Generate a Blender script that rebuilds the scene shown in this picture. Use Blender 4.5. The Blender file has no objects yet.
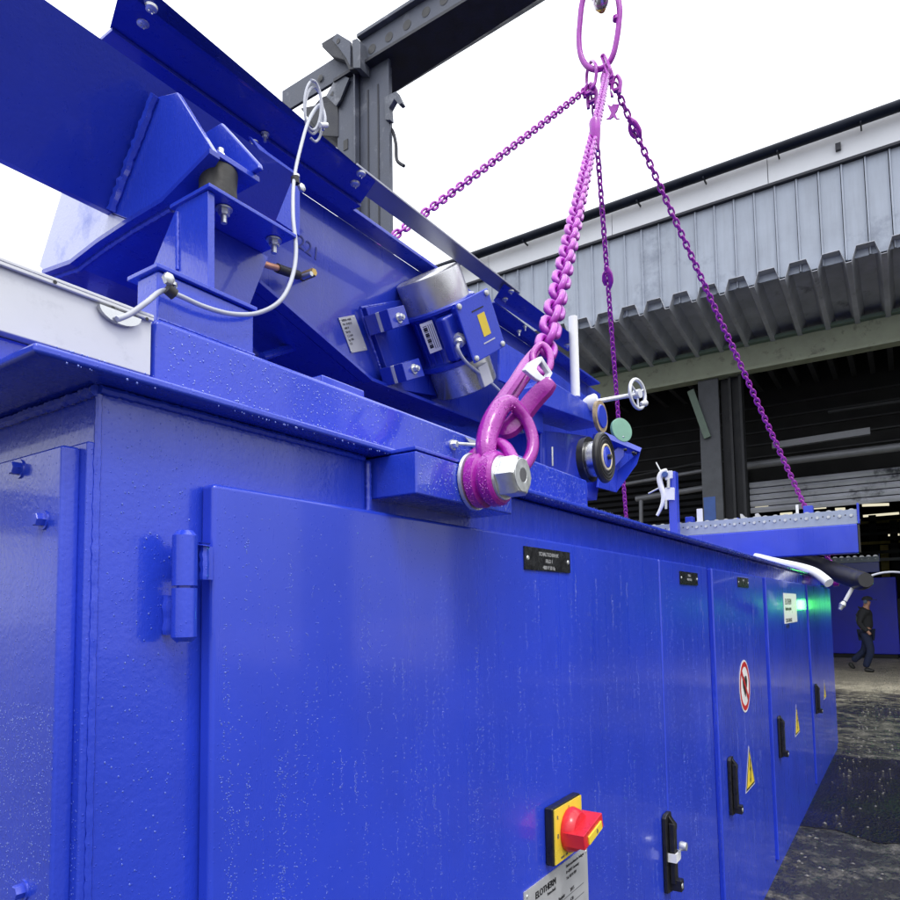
import bpy, math, random
from mathutils import Vector, Matrix, noise
random.seed(7)
PI = math.pi
S = bpy.context.scene
COL = S.collection

# ------------------------------------------------------------------ camera
FX, PX, PY = 682.0, 450.0, 560.0            # focal length and principal point, 900 px frame
vX = Vector((909-PX, PY-602, -FX)).normalized()
vY = Vector((-570-PX, PY-624, -FX)); vY = (vY-vX*vY.dot(vX)).normalized()
vZ = vX.cross(vY)
RW = Matrix((vX, vY, vZ))                   # camera -> world
CAMP = Vector((0, 0, 1.6))
cd = bpy.data.cameras.new('camera'); cam = bpy.data.objects.new('camera', cd); COL.objects.link(cam)
cam.matrix_world = Matrix.Translation(CAMP) @ RW.to_4x4()
cd.sensor_width = 36; cd.sensor_fit = 'HORIZONTAL'; cd.lens = FX/900*36; cd.shift_y = 110/900
cd.clip_start = 0.02; cd.clip_end = 2000
cd.dof.use_dof = False
S.camera = cam

# ------------------------------------------------------------------ world, sun, exposure
w = bpy.data.worlds.new('World'); S.world = w; w.use_nodes = True
nt = w.node_tree; nt.nodes.clear()
SUN_EL, SUN_AZ = math.radians(52), math.radians(215)
sky = nt.nodes.new('ShaderNodeTexSky'); sky.sky_type = 'NISHITA'; sky.sun_disc = False
sky.sun_elevation = SUN_EL; sky.sun_rotation = SUN_AZ; sky.air_density = 1; sky.dust_density = 5
mixw = nt.nodes.new('ShaderNodeMix'); mixw.data_type = 'RGBA'; mixw.inputs[0].default_value = 0.9
nt.links.new(sky.outputs[0], mixw.inputs[6]); mixw.inputs[7].default_value = (8.6, 8.8, 9.3, 1)   # cloud deck
bg = nt.nodes.new('ShaderNodeBackground'); bg.inputs[1].default_value = 0.11
tcw = nt.nodes.new('ShaderNodeTexCoord'); spw = nt.nodes.new('ShaderNodeSeparateXYZ'); nt.links.new(tcw.outputs['Generated'], spw.inputs[0])
mrw = nt.nodes.new('ShaderNodeMapRange'); mrw.inputs[1].default_value = 0; mrw.inputs[2].default_value = 1; mrw.inputs[3].default_value = .66; mrw.inputs[4].default_value = 2.1
nt.links.new(spw.outputs[2], mrw.inputs[0])
scw = nt.nodes.new('ShaderNodeVectorMath'); scw.operation = 'SCALE'
nt.links.new(mixw.outputs[2], scw.inputs[0]); nt.links.new(mrw.outputs[0], scw.inputs['Scale']); nt.links.new(scw.outputs[0], bg.inputs[0])
wo = nt.nodes.new('ShaderNodeOutputWorld'); nt.links.new(bg.outputs[0], wo.inputs[0])
sd = bpy.data.lights.new('sun', 'SUN'); sd.energy = 0.8; sd.angle = math.radians(14); sd.color = (1, .97, .93)
sun = bpy.data.objects.new('sun', sd); COL.objects.link(sun)
sdir = Vector((-.45, -.62, 1.15))           # towards the sun
sun.rotation_euler = sdir.to_track_quat('Z', 'Y').to_euler()
sky.sun_elevation = math.atan2(sdir.z, math.hypot(sdir.x, sdir.y)); sky.sun_rotation = math.atan2(sdir.x, sdir.y)
S.view_settings.view_transform = 'Standard'; S.view_settings.look = 'None'
S.view_settings.exposure = 0.6; S.view_settings.gamma = 1
S.render.engine = 'CYCLES'

# ------------------------------------------------------------------ point finder: photo pixel + one known world plane
def P(u, v, x=None, y=None, z=None):
    d = RW @ Vector(((u-PX)/FX, (PY-v)/FX, -1))
    if x is not None: t = (x-CAMP.x)/d.x
    elif y is not None: t = (y-CAMP.y)/d.y
    else: t = (z-CAMP.z)/d.z
    return CAMP+d*t
def PN(u, v, p0, n):                         # the same on any plane (point, normal)
    d = RW @ Vector(((u-PX)/FX, (PY-v)/FX, -1)); return CAMP+d*((p0-CAMP).dot(n)/d.dot(n))
def ppm(p):                                  # metres per photo pixel at a world point
    return -(RW.transposed() @ (p-CAMP)).z/FX

# ------------------------------------------------------------------ materials
MATS = {}
def newmat(name):
    m = bpy.data.materials.new(name); m.use_nodes = True
    MATS[name] = m
    n = m.node_tree; return m, n, n.nodes['Principled BSDF']
def N(n, t, **k):
    o = n.nodes.new(t)
    for a, b in k.items(): setattr(o, a, b)
    return o
def noise_n(n, scale, detail=3, rough=.5, vec=None):
    t = N(n, 'ShaderNodeTexNoise'); t.inputs['Scale'].default_value = scale
    t.inputs['Detail'].default_value = detail; t.inputs['Roughness'].default_value = rough
    if vec: n.links.new(vec, t.inputs['Vector'])
    return t
def coords(n, scale=(1, 1, 1)):
    tc = N(n, 'ShaderNodeNewGeometry'); mp = N(n, 'ShaderNodeMapping'); mp.inputs['Scale'].default_value = scale
    n.links.new(tc.outputs['Position'], mp.inputs['Vector']); return mp.outputs[0]
def math_n(n, op, a, b=None, c=None):
    m = N(n, 'ShaderNodeMath', operation=op)
    for i, q in enumerate((a, b, c)):
        if q is None: continue
        if isinstance(q, (int, float)): m.inputs[i].default_value = q
        else: n.links.new(q, m.inputs[i])
    return m.outputs[0]
def ramp_n(n, fac, stops):
    r = N(n, 'ShaderNodeValToRGB'); e = r.color_ramp.elements
    while len(e) < len(stops): e.new(.5)
    for i, (p, c) in enumerate(stops):
        e[i].position = p; e[i].color = (c, c, c, 1) if isinstance(c, (int, float)) else (*c, 1)
    n.links.new(fac, r.inputs[0]); return r.outputs[0]
def simple(name, col, rough=.5, metal=0, var=.12, nscale=12, bump=0, bscale=80, coat=0, spec=.5, stain=None, rvar=.1):
    m, n, b = newmat(name)
    v = coords(n)
    t = noise_n(n, nscale, 5, .6, v)
    c0 = tuple(max(0, q*(1-var)) for q in col); c1 = tuple(min(1, q*(1+var)) for q in col)
    c = ramp_n(n, t.outputs[0], [(.3, c0), (.7, c1)])
    if stain:
        t2 = noise_n(n, stain[1], 6, .7, v)
        mx = N(n, 'ShaderNodeMix', data_type='RGBA')
        n.links.new(ramp_n(n, t2.outputs[0], [(stain[2], 0), (stain[2]+.12, 1)]), mx.inputs[0])
        n.links.new(c, mx.inputs[6]); mx.inputs[7].default_value = (*stain[0], 1); c = mx.outputs[2]
    n.links.new(c, b.inputs['Base Color'])
    n.links.new(ramp_n(n, t.outputs[0], [(.3, max(0, rough-rvar)), (.7, min(1, rough+rvar))]), b.inputs['Roughness'])
    b.inputs['Metallic'].default_value = metal; b.inputs['Coat Weight'].default_value = coat
    b.inputs['Specular IOR Level'].default_value = spec
    if bump:
        tb = noise_n(n, bscale, 4, .6, v); bp = N(n, 'ShaderNodeBump')
        bp.inputs['Strength'].default_value = bump; bp.inputs['Distance'].default_value = .01
        n.links.new(tb.outputs[0], bp.inputs['Height']); n.links.new(bp.outputs[0], b.inputs['Normal'])
    return m
def paint(name, col, rough=.32, peel=.10, drops=1.0, dscale=260, stretch=.7, lumps=.0, mask=.5):
    """gloss machine paint with orange peel, low lumps and beads of rain water"""
    m, n, b = newmat(name); v = coords(n)
    big = noise_n(n, 2.3, 5, .6, v)
    c = ramp_n(n, big.outputs[0], [(.3, tuple(q*.86 for q in col)), (.7, tuple(min(1, q*1.1) for q in col))])
    fine = noise_n(n, 170, 2, .5, v); med = noise_n(n, 30, 3, .5, v)
    h = math_n(n, 'ADD', math_n(n, 'MULTIPLY', fine.outputs[0], .0016*peel*10), math_n(n, 'MULTIPLY', med.outputs[0], .003*lumps))
    vs = coords(n, (1, 1, stretch))
    vo = N(n, 'ShaderNodeTexVoronoi'); vo.inputs['Scale'].default_value = dscale; n.links.new(vs, vo.inputs['Vector'])
    vo.inputs['Randomness'].default_value = 1
    sep = N(n, 'ShaderNodeSeparateColor'); n.links.new(vo.outputs['Color'], sep.inputs[0])
    pick = math_n(n, 'GREATER_THAN', sep.outputs[0], mask)
    rad = math_n(n, 'MULTIPLY_ADD', sep.outputs[1], .22, .12)
    dome = math_n(n, 'SUBTRACT', 1, math_n(n, 'DIVIDE', vo.outputs['Distance'], rad))
    dome = math_n(n, 'POWER', math_n(n, 'MAXIMUM', dome, 0), .5)
    dome = math_n(n, 'MULTIPLY', dome, pick)
    h2 = math_n(n, 'MULTIPLY_ADD', dome, .0011*drops, h)
    bp = N(n, 'ShaderNodeBump'); bp.inputs['Strength'].default_value = .55; bp.inputs['Distance'].default_value = 1
    n.links.new(h2, bp.inputs['Height']); n.links.new(bp.outputs[0], b.inputs['Normal'])
    # streaks of thin water film
    st = noise_n(n, 14, 5, .65, coords(n, (3, 3, .18)))
    r = ramp_n(n, st.outputs[0], [(.3, rough-.05), (.7, rough+.07)])
    r2 = math_n(n, 'SUBTRACT', r, math_n(n, 'MULTIPLY', dome, .2))
    n.links.new(r2, b.inputs['Roughness']); n.links.new(c, b.inputs['Base Color'])
    b.inputs['Coat Weight'].default_value = .45; b.inputs['Coat Roughness'].default_value = .07
    return m
BLUE = (.020, .052, .55)
paint('door_paint', BLUE, .30, .02, .6, lumps=.04, mask=.78)
paint('blue_paint', BLUE, .30, .04, .8, lumps=.1, mask=.75)
paint('blue_wet', BLUE, .25, .05, .8, 230, 1, .42, .7)
paint('blue_dry_shaded', (.013, .034, .42), .30, .05, .12, lumps=.1, mask=.9)  # few drops; base darkened to carry the shade on the upper steel
simple('sky_sheen_blue', (.50, .53, .74), .35, 0, .08, 14, .1, 200, .3, stain=((.22, .27, .62), 7, .54))  # blue plate with white sky sheen painted into its pale base colour
paint('purple_paint', (.36, .010, .35), .30, .10, 1.3, 300, 1, .5, .5)
simple('chain_purple', (.36, .022, .40), .33, 0, .2, 30, .05, 200, .2, stain=((.30, .02, .36), 9, .55))
m = MATS['chain_purple']; n = m.node_tree; b = n.nodes['Principled BSDF']
src = b.inputs['Base Color'].links[0].from_socket
wn = noise_n(n, 60, 4, .7, coords(n)); mm = N(n, 'ShaderNodeMix', data_type='RGBA')
n.links.new(ramp_n(n, wn.outputs[0], [(.66, 0), (.72, .8)]), mm.inputs[0]); n.links.new(src, mm.inputs[6]); mm.inputs[7].default_value = (.16, .12, .15, 1)
n.links.new(mm.outputs[2], b.inputs['Base Color'])
simple('steel', (.55, .56, .57), .28, 1, .08, 30, .03, 120)
simple('bar_steel', (.30, .31, .36), .38, .35, .1, 9, .03, 200)
simple('galvanised', (.34, .39, .48), .42, .2, .08, 9, .03, 60)
simple('brushed_steel', (.56, .56, .57), .30, .8, .15, 9, .03, 200, stain=((.62, .62, .6), 14, .6))
simple('zinc', (.62, .64, .64), .35, .75, .12, 60, .08, 150)
simple('aluminium', (.66, .68, .72), .42, .35, .06, 6, .02, 60, stain=((.60, .62, .66), 20, .62))
simple('duct_metal', (.58, .59, .62), .40, .15, .05, 7, .02, 60, stain=((.50, .51, .54), 18, .60))
simple('white_plastic', (.78, .79, .80), .38, 0, .05, 9)
simple('cable_grey', (.42, .44, .50), .42, 0, .05, 20)
simple('rubber', (.030, .029, .027), .55, 0, .3, 40, .1, 90, stain=((.07, .065, .05), 16, .6))
simple('belt_black', (.016, .016, .018), .38, 0, .3, 30, .05, 90)
simple('black_plastic', (.012, .012, .014), .33, 0, .2, 30)
simple('cream', (.62, .55, .38), .5, 0, .15, 30)
simple('sheave_tan', (.33, .25, .15), .55, 0, .3, 40, stain=((.1, .08, .05), 30, .55))
simple('mint', (.20, .42, .30), .4, 0, .1, 10)
simple('yellow', (.80, .60, .05), .35, 0, .04, 10)
simple('red', (.62, .015, .03), .30, 0, .08, 20)
simple('sign_red', (.55, .012, .02), .35, 0, .05, 20)
simple('sign_white', (.80, .80, .80), .35, 0, .03, 20)
simple('ink', (.01, .01, .012), .4, 0, .05, 20)
simple('stencil_ink', (.012, .022, .20), .5, 0, .1, 60)
simple('plate_metal', (.52, .53, .54), .38, .35, .06, 20)
simple('plate_black', (.015, .016, .018), .25, 0, .3, 50, .05, 90, stain=((.08, .085, .09), 60, .6))
simple('plate_grey_ink', (.10, .10, .11), .4)
simple('copper', (.72, .36, .22), .4, .6)
simple('brass', (.55, .38, .12), .35, .9)
simple('glass_clear', (.45, .46, .48), .15, .2)
simple('crane_steel', (.085, .095, .12), .5, .2, .3, 4, .2, 60, stain=((.20, .21, .24), 3, .52))
simple('crane_face', (.075, .085, .115), .5, .2, .2, 4, .2, 60, stain=((.16, .17, .20), 5, .60))
simple('crane_dark', (.022, .024, .034), .5, .2, .3, 8, .2, 60)
simple('gutter', (.008, .011, .02), .35, 0, .3, 3, .1, 30, 0, .12)
simple('fascia', (.72, .74, .77), .5, 0, .05, 1.2, stain=((.66, .67, .69), 1.1, .6))
simple('cladding', (.33, .37, .44), .45, .1, .10, 1.3, .05, 20, stain=((.22, .25, .31), .9, .56))
m = MATS['cladding']; n = m.node_tree; b = n.nodes['Principled BSDF']
src = b.inputs['Base Color'].links[0].from_socket
stx = noise_n(n, 2.2, 6, .7, coords(n, (1, 5, .35)))
mm = N(n, 'ShaderNodeMix', data_type='RGBA', blend_type='MULTIPLY'); mm.inputs[0].default_value = .16
n.links.new(src, mm.inputs[6]); n.links.new(ramp_n(n, stx.outputs[0], [(.38, (.52, .50, .48)), (.58, (1, 1, 1))]), mm.inputs[7]); n.links.new(mm.outputs[2], b.inputs['Base Color'])
simple('canopy_sheet', (.42, .44, .49), .55, .1, .2, 2.2, .1, 20, stain=((.22, .23, .26), 2.1, .58))
simple('beam_green', (.30, .33, .24), .55, 0, .12, 3, .1, 30, stain=((.16, .17, .13), 4, .56))
simple('brace_green', (.10, .145, .11), .55, 0, .2, 5)
simple('beam_lip', (.13, .19, .15), .55, 0, .15, 3)
simple('column_lit_half', (.075, .08, .09), .75, 0, .25, 5, .3, 40, stain=((.07, .07, .08), 6, .56))  # lit left half of the steel column, lightness put into the base colour
simple('column_steel', (.016, .017, .02), .65, .1, .3, 5, .3, 40)
simple('patch_royal', (.03, .04, .75), .45, 0, .1, 1.5)
simple('patch_blue', (.035, .09, .30), .5, 0, .15, 8)
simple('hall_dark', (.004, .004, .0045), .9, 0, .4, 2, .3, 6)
simple('hall_pipe', (.16, .165, .18), .5, .3, .15, 4)
simple('shutter', (.46, .47, .53), .5, .2, .2, 1.3, stain=((.06, .065, .08), 1.4, .56))
simple('yellow_steel', (.30, .24, .05), .6, 0, .3, 5)
simple('cloth_dark', (.018, .019, .024), .85, 0, .4, 20, .5, 60)
simple('cloth_blue', (.010, .017, .055), .85, 0, .4, 20, .5, 60)
simple('cloth_grey', (.07, .10, .16), .85, 0, .4, 20, .5, 60)
simple('skin', (.42, .22, .15), .55, 0, .05, 20)
simple('grit_stone', (.13, .125, .115), .5, 0, .5, 3)
simple('boot', (.012, .012, .012), .5)
m, n, b = newmat('lamp_glow'); b.inputs['Base Color'].default_value = (.9, .95, .8, 1)
b.inputs['Emission Color'].default_value = (1, .93, .68, 1); b.inputs['Emission Strength'].default_value = .55
m, n, b = newmat('green_lamp'); b.inputs['Base Color'].default_value = (.05, .8, .25, 1)
b.inputs['Emission Color'].default_value = (.10, 1, .12, 1); b.inputs['Emission Strength'].default_value = 42
m, n, b = newmat('rain_on_purple')
b.inputs['Base Color'].default_value = (.60, .09, .58, 1); b.inputs['Roughness'].default_value = .05; b.inputs['Specular IOR Level'].default_value = 1.0
m, n, b = newmat('rain_water')
b.inputs['Base Color'].default_value = (.12, .19, .70, 1); b.inputs['Roughness'].default_value = .05
b.inputs['IOR'].default_value = 1.33; b.inputs['Specular IOR Level'].default_value = 1.0
b.inputs['Transmission Weight'].default_value = .35

# wet yard
m, n, b = newmat('yard_ground')
g = N(n, 'ShaderNodeNewGeometry'); sx = N(n, 'ShaderNodeSeparateXYZ'); n.links.new(g.outputs['Position'], sx.inputs[0])
pv = g.outputs['Position']
n1 = noise_n(n, .55, 6, .65, pv); n2 = noise_n(n, 4.2, 8, .8, pv); n3 = noise_n(n, 34, 4, .7, pv); n4 = noise_n(n, 95, 3, .7, pv)
base = ramp_n(n, n2.outputs[0], [(.36, (.012, .012, .011)), (.5, (.05, .047, .042)), (.66, (.16, .15, .128))])
far = ramp_n(n, n2.outputs[0], [(.3, (.40, .36, .27)), (.7, (.66, .60, .47))])
fx = math_n(n, 'MULTIPLY_ADD', n1.outputs[0], 5, sx.outputs[0])
fmask = ramp_n(n, math_n(n, 'DIVIDE', math_n(n, 'SUBTRACT', fx, 15.0), 3.5), [(0, 0), (1, 1)])
mx = N(n, 'ShaderNodeMix', data_type='RGBA'); n.links.new(fmask, mx.inputs[0]); n.links.new(base, mx.inputs[6]); n.links.new(far, mx.inputs[7])
wet = ramp_n(n, math_n(n, 'ADD', math_n(n, 'MULTIPLY', n1.outputs[0], .45), math_n(n, 'MULTIPLY', n2.outputs[0], .6)), [(.50, 1), (.57, 0)])
wet = math_n(n, 'MULTIPLY', wet, math_n(n, 'SUBTRACT', 1.0, math_n(n, 'MULTIPLY', fmask, .75)))
mx2 = N(n, 'ShaderNodeMix', data_type='RGBA'); n.links.new(wet, mx2.inputs[0]); n.links.new(mx.outputs[2], mx2.inputs[6]); mx2.inputs[7].default_value = (.012, .011, .012, 1)
grain = ramp_n(n, n3.outputs[0], [(.35, .4), (.65, 1.5)])
mx3 = N(n, 'ShaderNodeMix', data_type='RGBA', blend_type='MULTIPLY'); mx3.inputs[0].default_value = 1
n.links.new(mx2.outputs[2], mx3.inputs[6]); n.links.new(grain, mx3.inputs[7]); n.links.new(mx3.outputs[2], b.inputs['Base Color'])
n.links.new(math_n(n, 'MULTIPLY_ADD', wet, -.58, .72), b.inputs['Roughness'])
bp = N(n, 'ShaderNodeBump'); bp.inputs['Strength'].default_value = .8; bp.inputs['Distance'].default_value = .03
n.links.new(math_n(n, 'ADD', n3.outputs[0], math_n(n, 'MULTIPLY', n4.outputs[0], .5)), bp.inputs['Height']); n.links.new(bp.outputs[0], b.inputs['Normal'])
# wet coarse asphalt
m, n, b = newmat('wet_asphalt')
g = N(n, 'ShaderNodeNewGeometry'); pv = g.outputs['Position']
vo = N(n, 'ShaderNodeTexVoronoi'); vo.inputs['Scale'].default_value = 48; n.links.new(pv, vo.inputs['Vector'])
n2 = noise_n(n, 1.3, 5, .6, pv); n3 = noise_n(n, 60, 3, .7, pv)
n.links.new(ramp_n(n, n3.outputs[0], [(.3, (.002, .002, .002)), (.75, (.010, .010, .011))]), b.inputs['Base Color'])
n.links.new(ramp_n(n, n2.outputs[0], [(.35, .04), (.62, .30)]), b.inputs['Roughness'])
bp = N(n, 'ShaderNodeBump'); bp.inputs['Strength'].default_value = 1; bp.inputs['Distance'].default_value = .07
n.links.new(math_n(n, 'ADD', vo.outputs['Distance'], n3.outputs[0]), bp.inputs['Height']); n.links.new(bp.outputs[0], b.inputs['Normal'])

# ------------------------------------------------------------------ mesh builder
def frame_of(a):
    a = a.normalized(); h = Vector((0, 0, 1)) if abs(a.z) < .9 else Vector((1, 0, 0))
    s = a.cross(h).normalized(); return s, s.cross(a).normalized(), a
class MB:
    def __init__(s, mat=None): s.v = []; s.f = []; s.m = []; s.sm = []; s.mats = []; s.cur = mat
    def _mi(s, mat):
        mat = mat or s.cur
        if mat not in s.mats: s.mats.append(mat)
        return s.mats.index(mat)
    def add(s, vs, fs, mat=None, smooth=False):
        o = len(s.v); s.v += [Vector(q) for q in vs]; i = s._mi(mat)
        for f in fs: s.f.append([o+k for k in f]); s.m.append(i); s.sm.append(smooth)
        return s
    def prism(s, pts, ext, mat=None):
        pts = [Vector(q) for q in pts]; ext = Vector(ext); n = len(pts)
        nrm = Vector((0, 0, 0))
        for i in range(n): nrm += pts[i].cross(pts[(i+1) % n])
        if nrm.dot(ext) > 0: pts.reverse()
        vs = pts+[p+ext for p in pts]
        fs = [list(range(n)), list(range(2*n-1, n-1, -1))]+[[i, i+n, (i+1) % n+n, (i+1) % n] for i in range(n)]
        return s.add(vs, fs, mat)
    def box(s, a, c, mat=None):
        x0, y0, z0 = [min(a[i], c[i]) for i in range(3)]; x1, y1, z1 = [max(a[i], c[i]) for i in range(3)]
        return s.prism([(x0, y0, z0), (x1, y0, z0), (x1, y1, z0), (x0, y1, z0)], (0, 0, z1-z0), mat)
    def obox(s, c, ax, ay, az, mat=None):    # centre and three half-axis vectors
        c, ax, ay, az = map(Vector, (c, ax, ay, az))
        return s.prism([c-ax-ay-az, c+ax-ay-az, c+ax+ay-az, c-ax+ay-az], az*2, mat)
    def lathe(s, o, axis, prof, seg=28, mat=None, smooth=True):   # prof: list of (distance along axis, radius)
        o = Vector(o); e1, e2, a = frame_of(Vector(axis)); vs = []; fs = []
        for t, r in prof:
            for k in range(seg):
                q = 2*PI*k/seg; vs.append(o+a*t+(e1*math.cos(q)+e2*math.sin(q))*r)
        for j in range(len(prof)-1):
            for k in range(seg):
                k2 = (k+1) % seg; fs.append([j*seg+k, (j+1)*seg+k, (j+1)*seg+k2, j*seg+k2])
        s.add(vs, fs, mat, smooth)
        nv = len(s.v)-len(vs)
        i = s._mi(mat)
        if prof[0][1] > 1e-5: s.f.append([nv+k for k in range(seg)]); s.m.append(i); s.sm.append(False)
        if prof[-1][1] > 1e-5: s.f.append([nv+(len(prof)-1)*seg+k for k in reversed(range(seg))]); s.m.append(i); s.sm.append(False)
        return s
    def cyl(s, a, b, r, mat=None, seg=20, r2=None):
        a = Vector(a); b = Vector(b); L = (b-a).length
        return s.lathe(a, b-a, [(0, r), (L, r if r2 is None else r2)], seg, mat)
    def hexh(s, a, b, r, mat=None):
        a = Vector(a); b = Vector(b); L = (b-a).length
        return s.lathe(a, b-a, [(0, r), (L*.86, r), (L, r*.86)], 6, mat, False)
    def tube(s, pts, r, mat=None, seg=10, sub=8, closed=False, flat=None, jit=0):
        P0 = [Vector(p) for p in pts]; n = len(P0); C = []; RR = []
        rad = r if isinstance(r, (list, tuple)) else [r]*n
        rng = range(n if closed else n-1)
        for i in rng:
            if closed: a, b_, c, d = P0[(i-1) % n], P0[i], P0[(i+1) % n], P0[(i+2) % n]
            else: a, b_, c, d = P0[max(i-1, 0)], P0[i], P0[i+1], P0[min(i+2, n-1)]
            ra, rb = rad[i], rad[(i+1) % n]
            for k in range(sub):
                t = k/sub; t2 = t*t; t3 = t2*t
                C.append(.5*((2*b_)+(-a+c)*t+(2*a-5*b_+4*c-d)*t2+(-a+3*b_-3*c+d)*t3)); RR.append(ra+(rb-ra)*t)
        if not closed: C.append(P0[-1]); RR.append(rad[-1])
        m = len(C); vs = []; fs = []
        up = None
        for i in range(m):
            tg = (C[(i+1) % m]-C[i-1]) if closed else (C[min(i+1, m-1)]-C[max(i-1, 0)])
            tg.normalize()
            if up is None: up = frame_of(tg)[0]
            up = (up-tg*up.dot(tg)).normalized(); sd_ = tg.cross(up)
            for k in range(seg):
                q = 2*PI*k/seg; rr = RR[i]*(1+(random.uniform(-jit, jit) if jit else 0))
                vs.append(C[i]+(up*math.cos(q)*(flat or 1)+sd_*math.sin(q))*rr)
        for i in range(m if closed else m-1):
            j = (i+1) % m
            for k in range(seg):
                k2 = (k+1) % seg; fs.append([i*seg+k, i*seg+k2, j*seg+k2, j*seg+k])
        s.add(vs, fs, mat, True)
        if not closed:
            nv = len(s.v)-len(vs); i_ = s._mi(mat)
            s.f.append([nv+k for k in reversed(range(seg))]); s.m.append(i_); s.sm.append(True)
            s.f.append([nv+(m-1)*seg+k for k in range(seg)]); s.m.append(i_); s.sm.append(True)
        return s
    def weld(s, a, b, r, mat=None):
        a = Vector(a); b = Vector(b); L = (b-a).length; k = max(3, min(220, int(L/(r*.8))))
        pts = [a.lerp(b, i/k)+Vector([random.uniform(-1, 1)*r*.08 for _ in range(3)]) for i in range(k+1)]
        return s.tube(pts, [r*(.76 if i % 2 else .92)*random.uniform(.9, 1.08) for i in range(k+1)], mat, 7, 1)
    def text(s, txt, size, o, right, up, mat=None, align='LEFT', depth=0.0004):
        cu = bpy.data.curves.new('t', 'FONT'); cu.body = txt; cu.size = size; cu.align_x = align; cu.extrude = depth; cu.resolution_u = 3
        ob = bpy.data.objects.new('t', cu); COL.objects.link(ob)
        dg = bpy.context.evaluated_depsgraph_get(); me = bpy.data.meshes.new_from_object(ob.evaluated_get(dg))
        right = Vector(right).normalized(); up = Vector(up).normalized(); nn = right.cross(up)
        s.add([Vector(o)+right*q.co.x+up*q.co.y+nn*q.co.z for q in me.vertices], [list(p.vertices) for p in me.polygons], mat)
        bpy.data.objects.remove(ob); bpy.data.curves.remove(cu); bpy.data.meshes.remove(me); return s
    def shift(s, d):
        d = Vector(d); s.v = [q+d for q in s.v]; return s
    def build(s, name, parent=None, bevel=0, seg=2, ang=40):
        c = sum(s.v, Vector())/max(1, len(s.v))
        me = bpy.data.meshes.new(name); me.from_pydata([q-c for q in s.v], [], s.f)
        for mt in s.mats: me.materials.append(MATS[mt])
        me.polygons.foreach_set('material_index', s.m); me.polygons.foreach_set('use_smooth', s.sm); me.update()
        if any(s.sm): me.set_sharp_from_angle(angle=math.radians(38))
        o = bpy.data.objects.new(name, me); COL.objects.link(o); o.location = c
        if parent: put(o, parent)
        if bevel:
            for p in me.polygons: p.use_smooth = True
            bv = o.modifiers.new('bevel', 'BEVEL'); bv.width = bevel; bv.segments = seg; bv.limit_method = 'ANGLE'
            bv.angle_limit = math.radians(ang); bv.harden_normals = True
        return o
def wloc(o):
    q = Vector(o.location)
    while o.parent: o = o.parent; q = q+Vector(o.location) if False else q
    return q
def put(o, parent):
    """parent o and keep its world place (no rotation or scale anywhere)"""
    w_ = Vector(o.location); o.parent = parent; acc = Vector(); p = parent
    while p: acc += Vector(p.location); p = p.parent
    o.location = w_-acc
def tag(o, label, cat, group=None, kind=None):
    if label: o['label'] = label
    if cat: o['category'] = cat
    if group: o['group'] = group
    if kind: o['kind'] = kind
    return o
def thing(name, label, cat, loc=(0, 0, 0), group=None):
    o = bpy.data.objects.new(name, None); o.empty_display_size = .1; COL.objects.link(o); o.location = loc
    return tag(o, label, cat, group)
def bx(name, a, c, mat, parent=None, bevel=0): return MB(mat).box(a, c).build(name, parent, bevel)
def copy_part(o, parent, loc):               # shares mesh data; loc is a world place
    c = o.copy(); COL.objects.link(c); c.parent = None; c.location = loc
    if parent: put(c, parent)
    return c
XA, YA, ZA = Vector((1, 0, 0)), Vector((0, 1, 0)), Vector((0, 0, 1))

# ================================================================== SETTING
gq = MB('yard_ground').add([(-60, -60, 0), (120, -60, 0), (120, 120, 0), (-60, 120, 0)], [[0, 1, 2, 3]]).build('ground')
tag(gq, 'wet patchy concrete yard around the machine', None, kind='structure')
pts = [(5.6+.16*noise.noise((k*.5, 0, 0))*2, -9+k*.25) for k in range(60)]+[(8.35+.3*noise.noise((k*.45, 7, 0)), 5.75-k*.25) for k in range(60)]
ap = MB('wet_asphalt').add([(x, y, .004) for x, y in pts], [list(range(len(pts)))]).build('asphalt_patch')
if ap.data.polygons[0].normal.z < 0: ap.data.flip_normals()
tag(ap, 'shiny wet black asphalt patch beside the blue cabinets', None, kind='structure')

# ================================================================== FACTORY HALL
HX1, HX2 = 13.0, 15.1
hall = thing('factory_hall', 'open fronted factory hall with grey blue clad canopy, white fascia and dark interior', 'hall', (HX2, 10, 0))
def hz(u, v, x): return P(u, v, x=x).z
zg = P(750, 163, x=HX1).z; zf = P(750, 178, x=HX1).z; zc0 = P(750, 196.5, x=HX1).z
zc1 = P(740, 288, x=HX1).z; zb1 = P(700, 356, x=HX2).z; zb0 = P(700, 378, x=HX2).z
Y0, Y1 = -7.0, 46.0
MB('gutter').tube([(HX1-.22, Y0+i*(Y1-Y0)/8, zg-.05) for i in range(9)], .095, seg=14, sub=2).build('gutter_pipe', hall)
k = Y0+1
while k < 25:
    MB('gutter').box((HX1-.32, k-.012, zg-.135), (HX1-.07, k+.012, zg-.165)).build('gutter_bracket', hall); k += 1.25
k = 0; yy = Y0
zfb = P(750, 192, x=HX1).z
while yy < Y1:
    y2 = min(yy+2.9, Y1)
    bx('fascia_panel', (HX1-.06, yy+.006, zfb), (HX1+.02, y2-.006, zg-.02), 'fascia', hall); yy = y2
bx('fascia_trim', (HX1-.085, Y0, zfb-.05), (HX1+.02, Y1, zfb-.004), 'crane_dark', hall)
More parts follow.
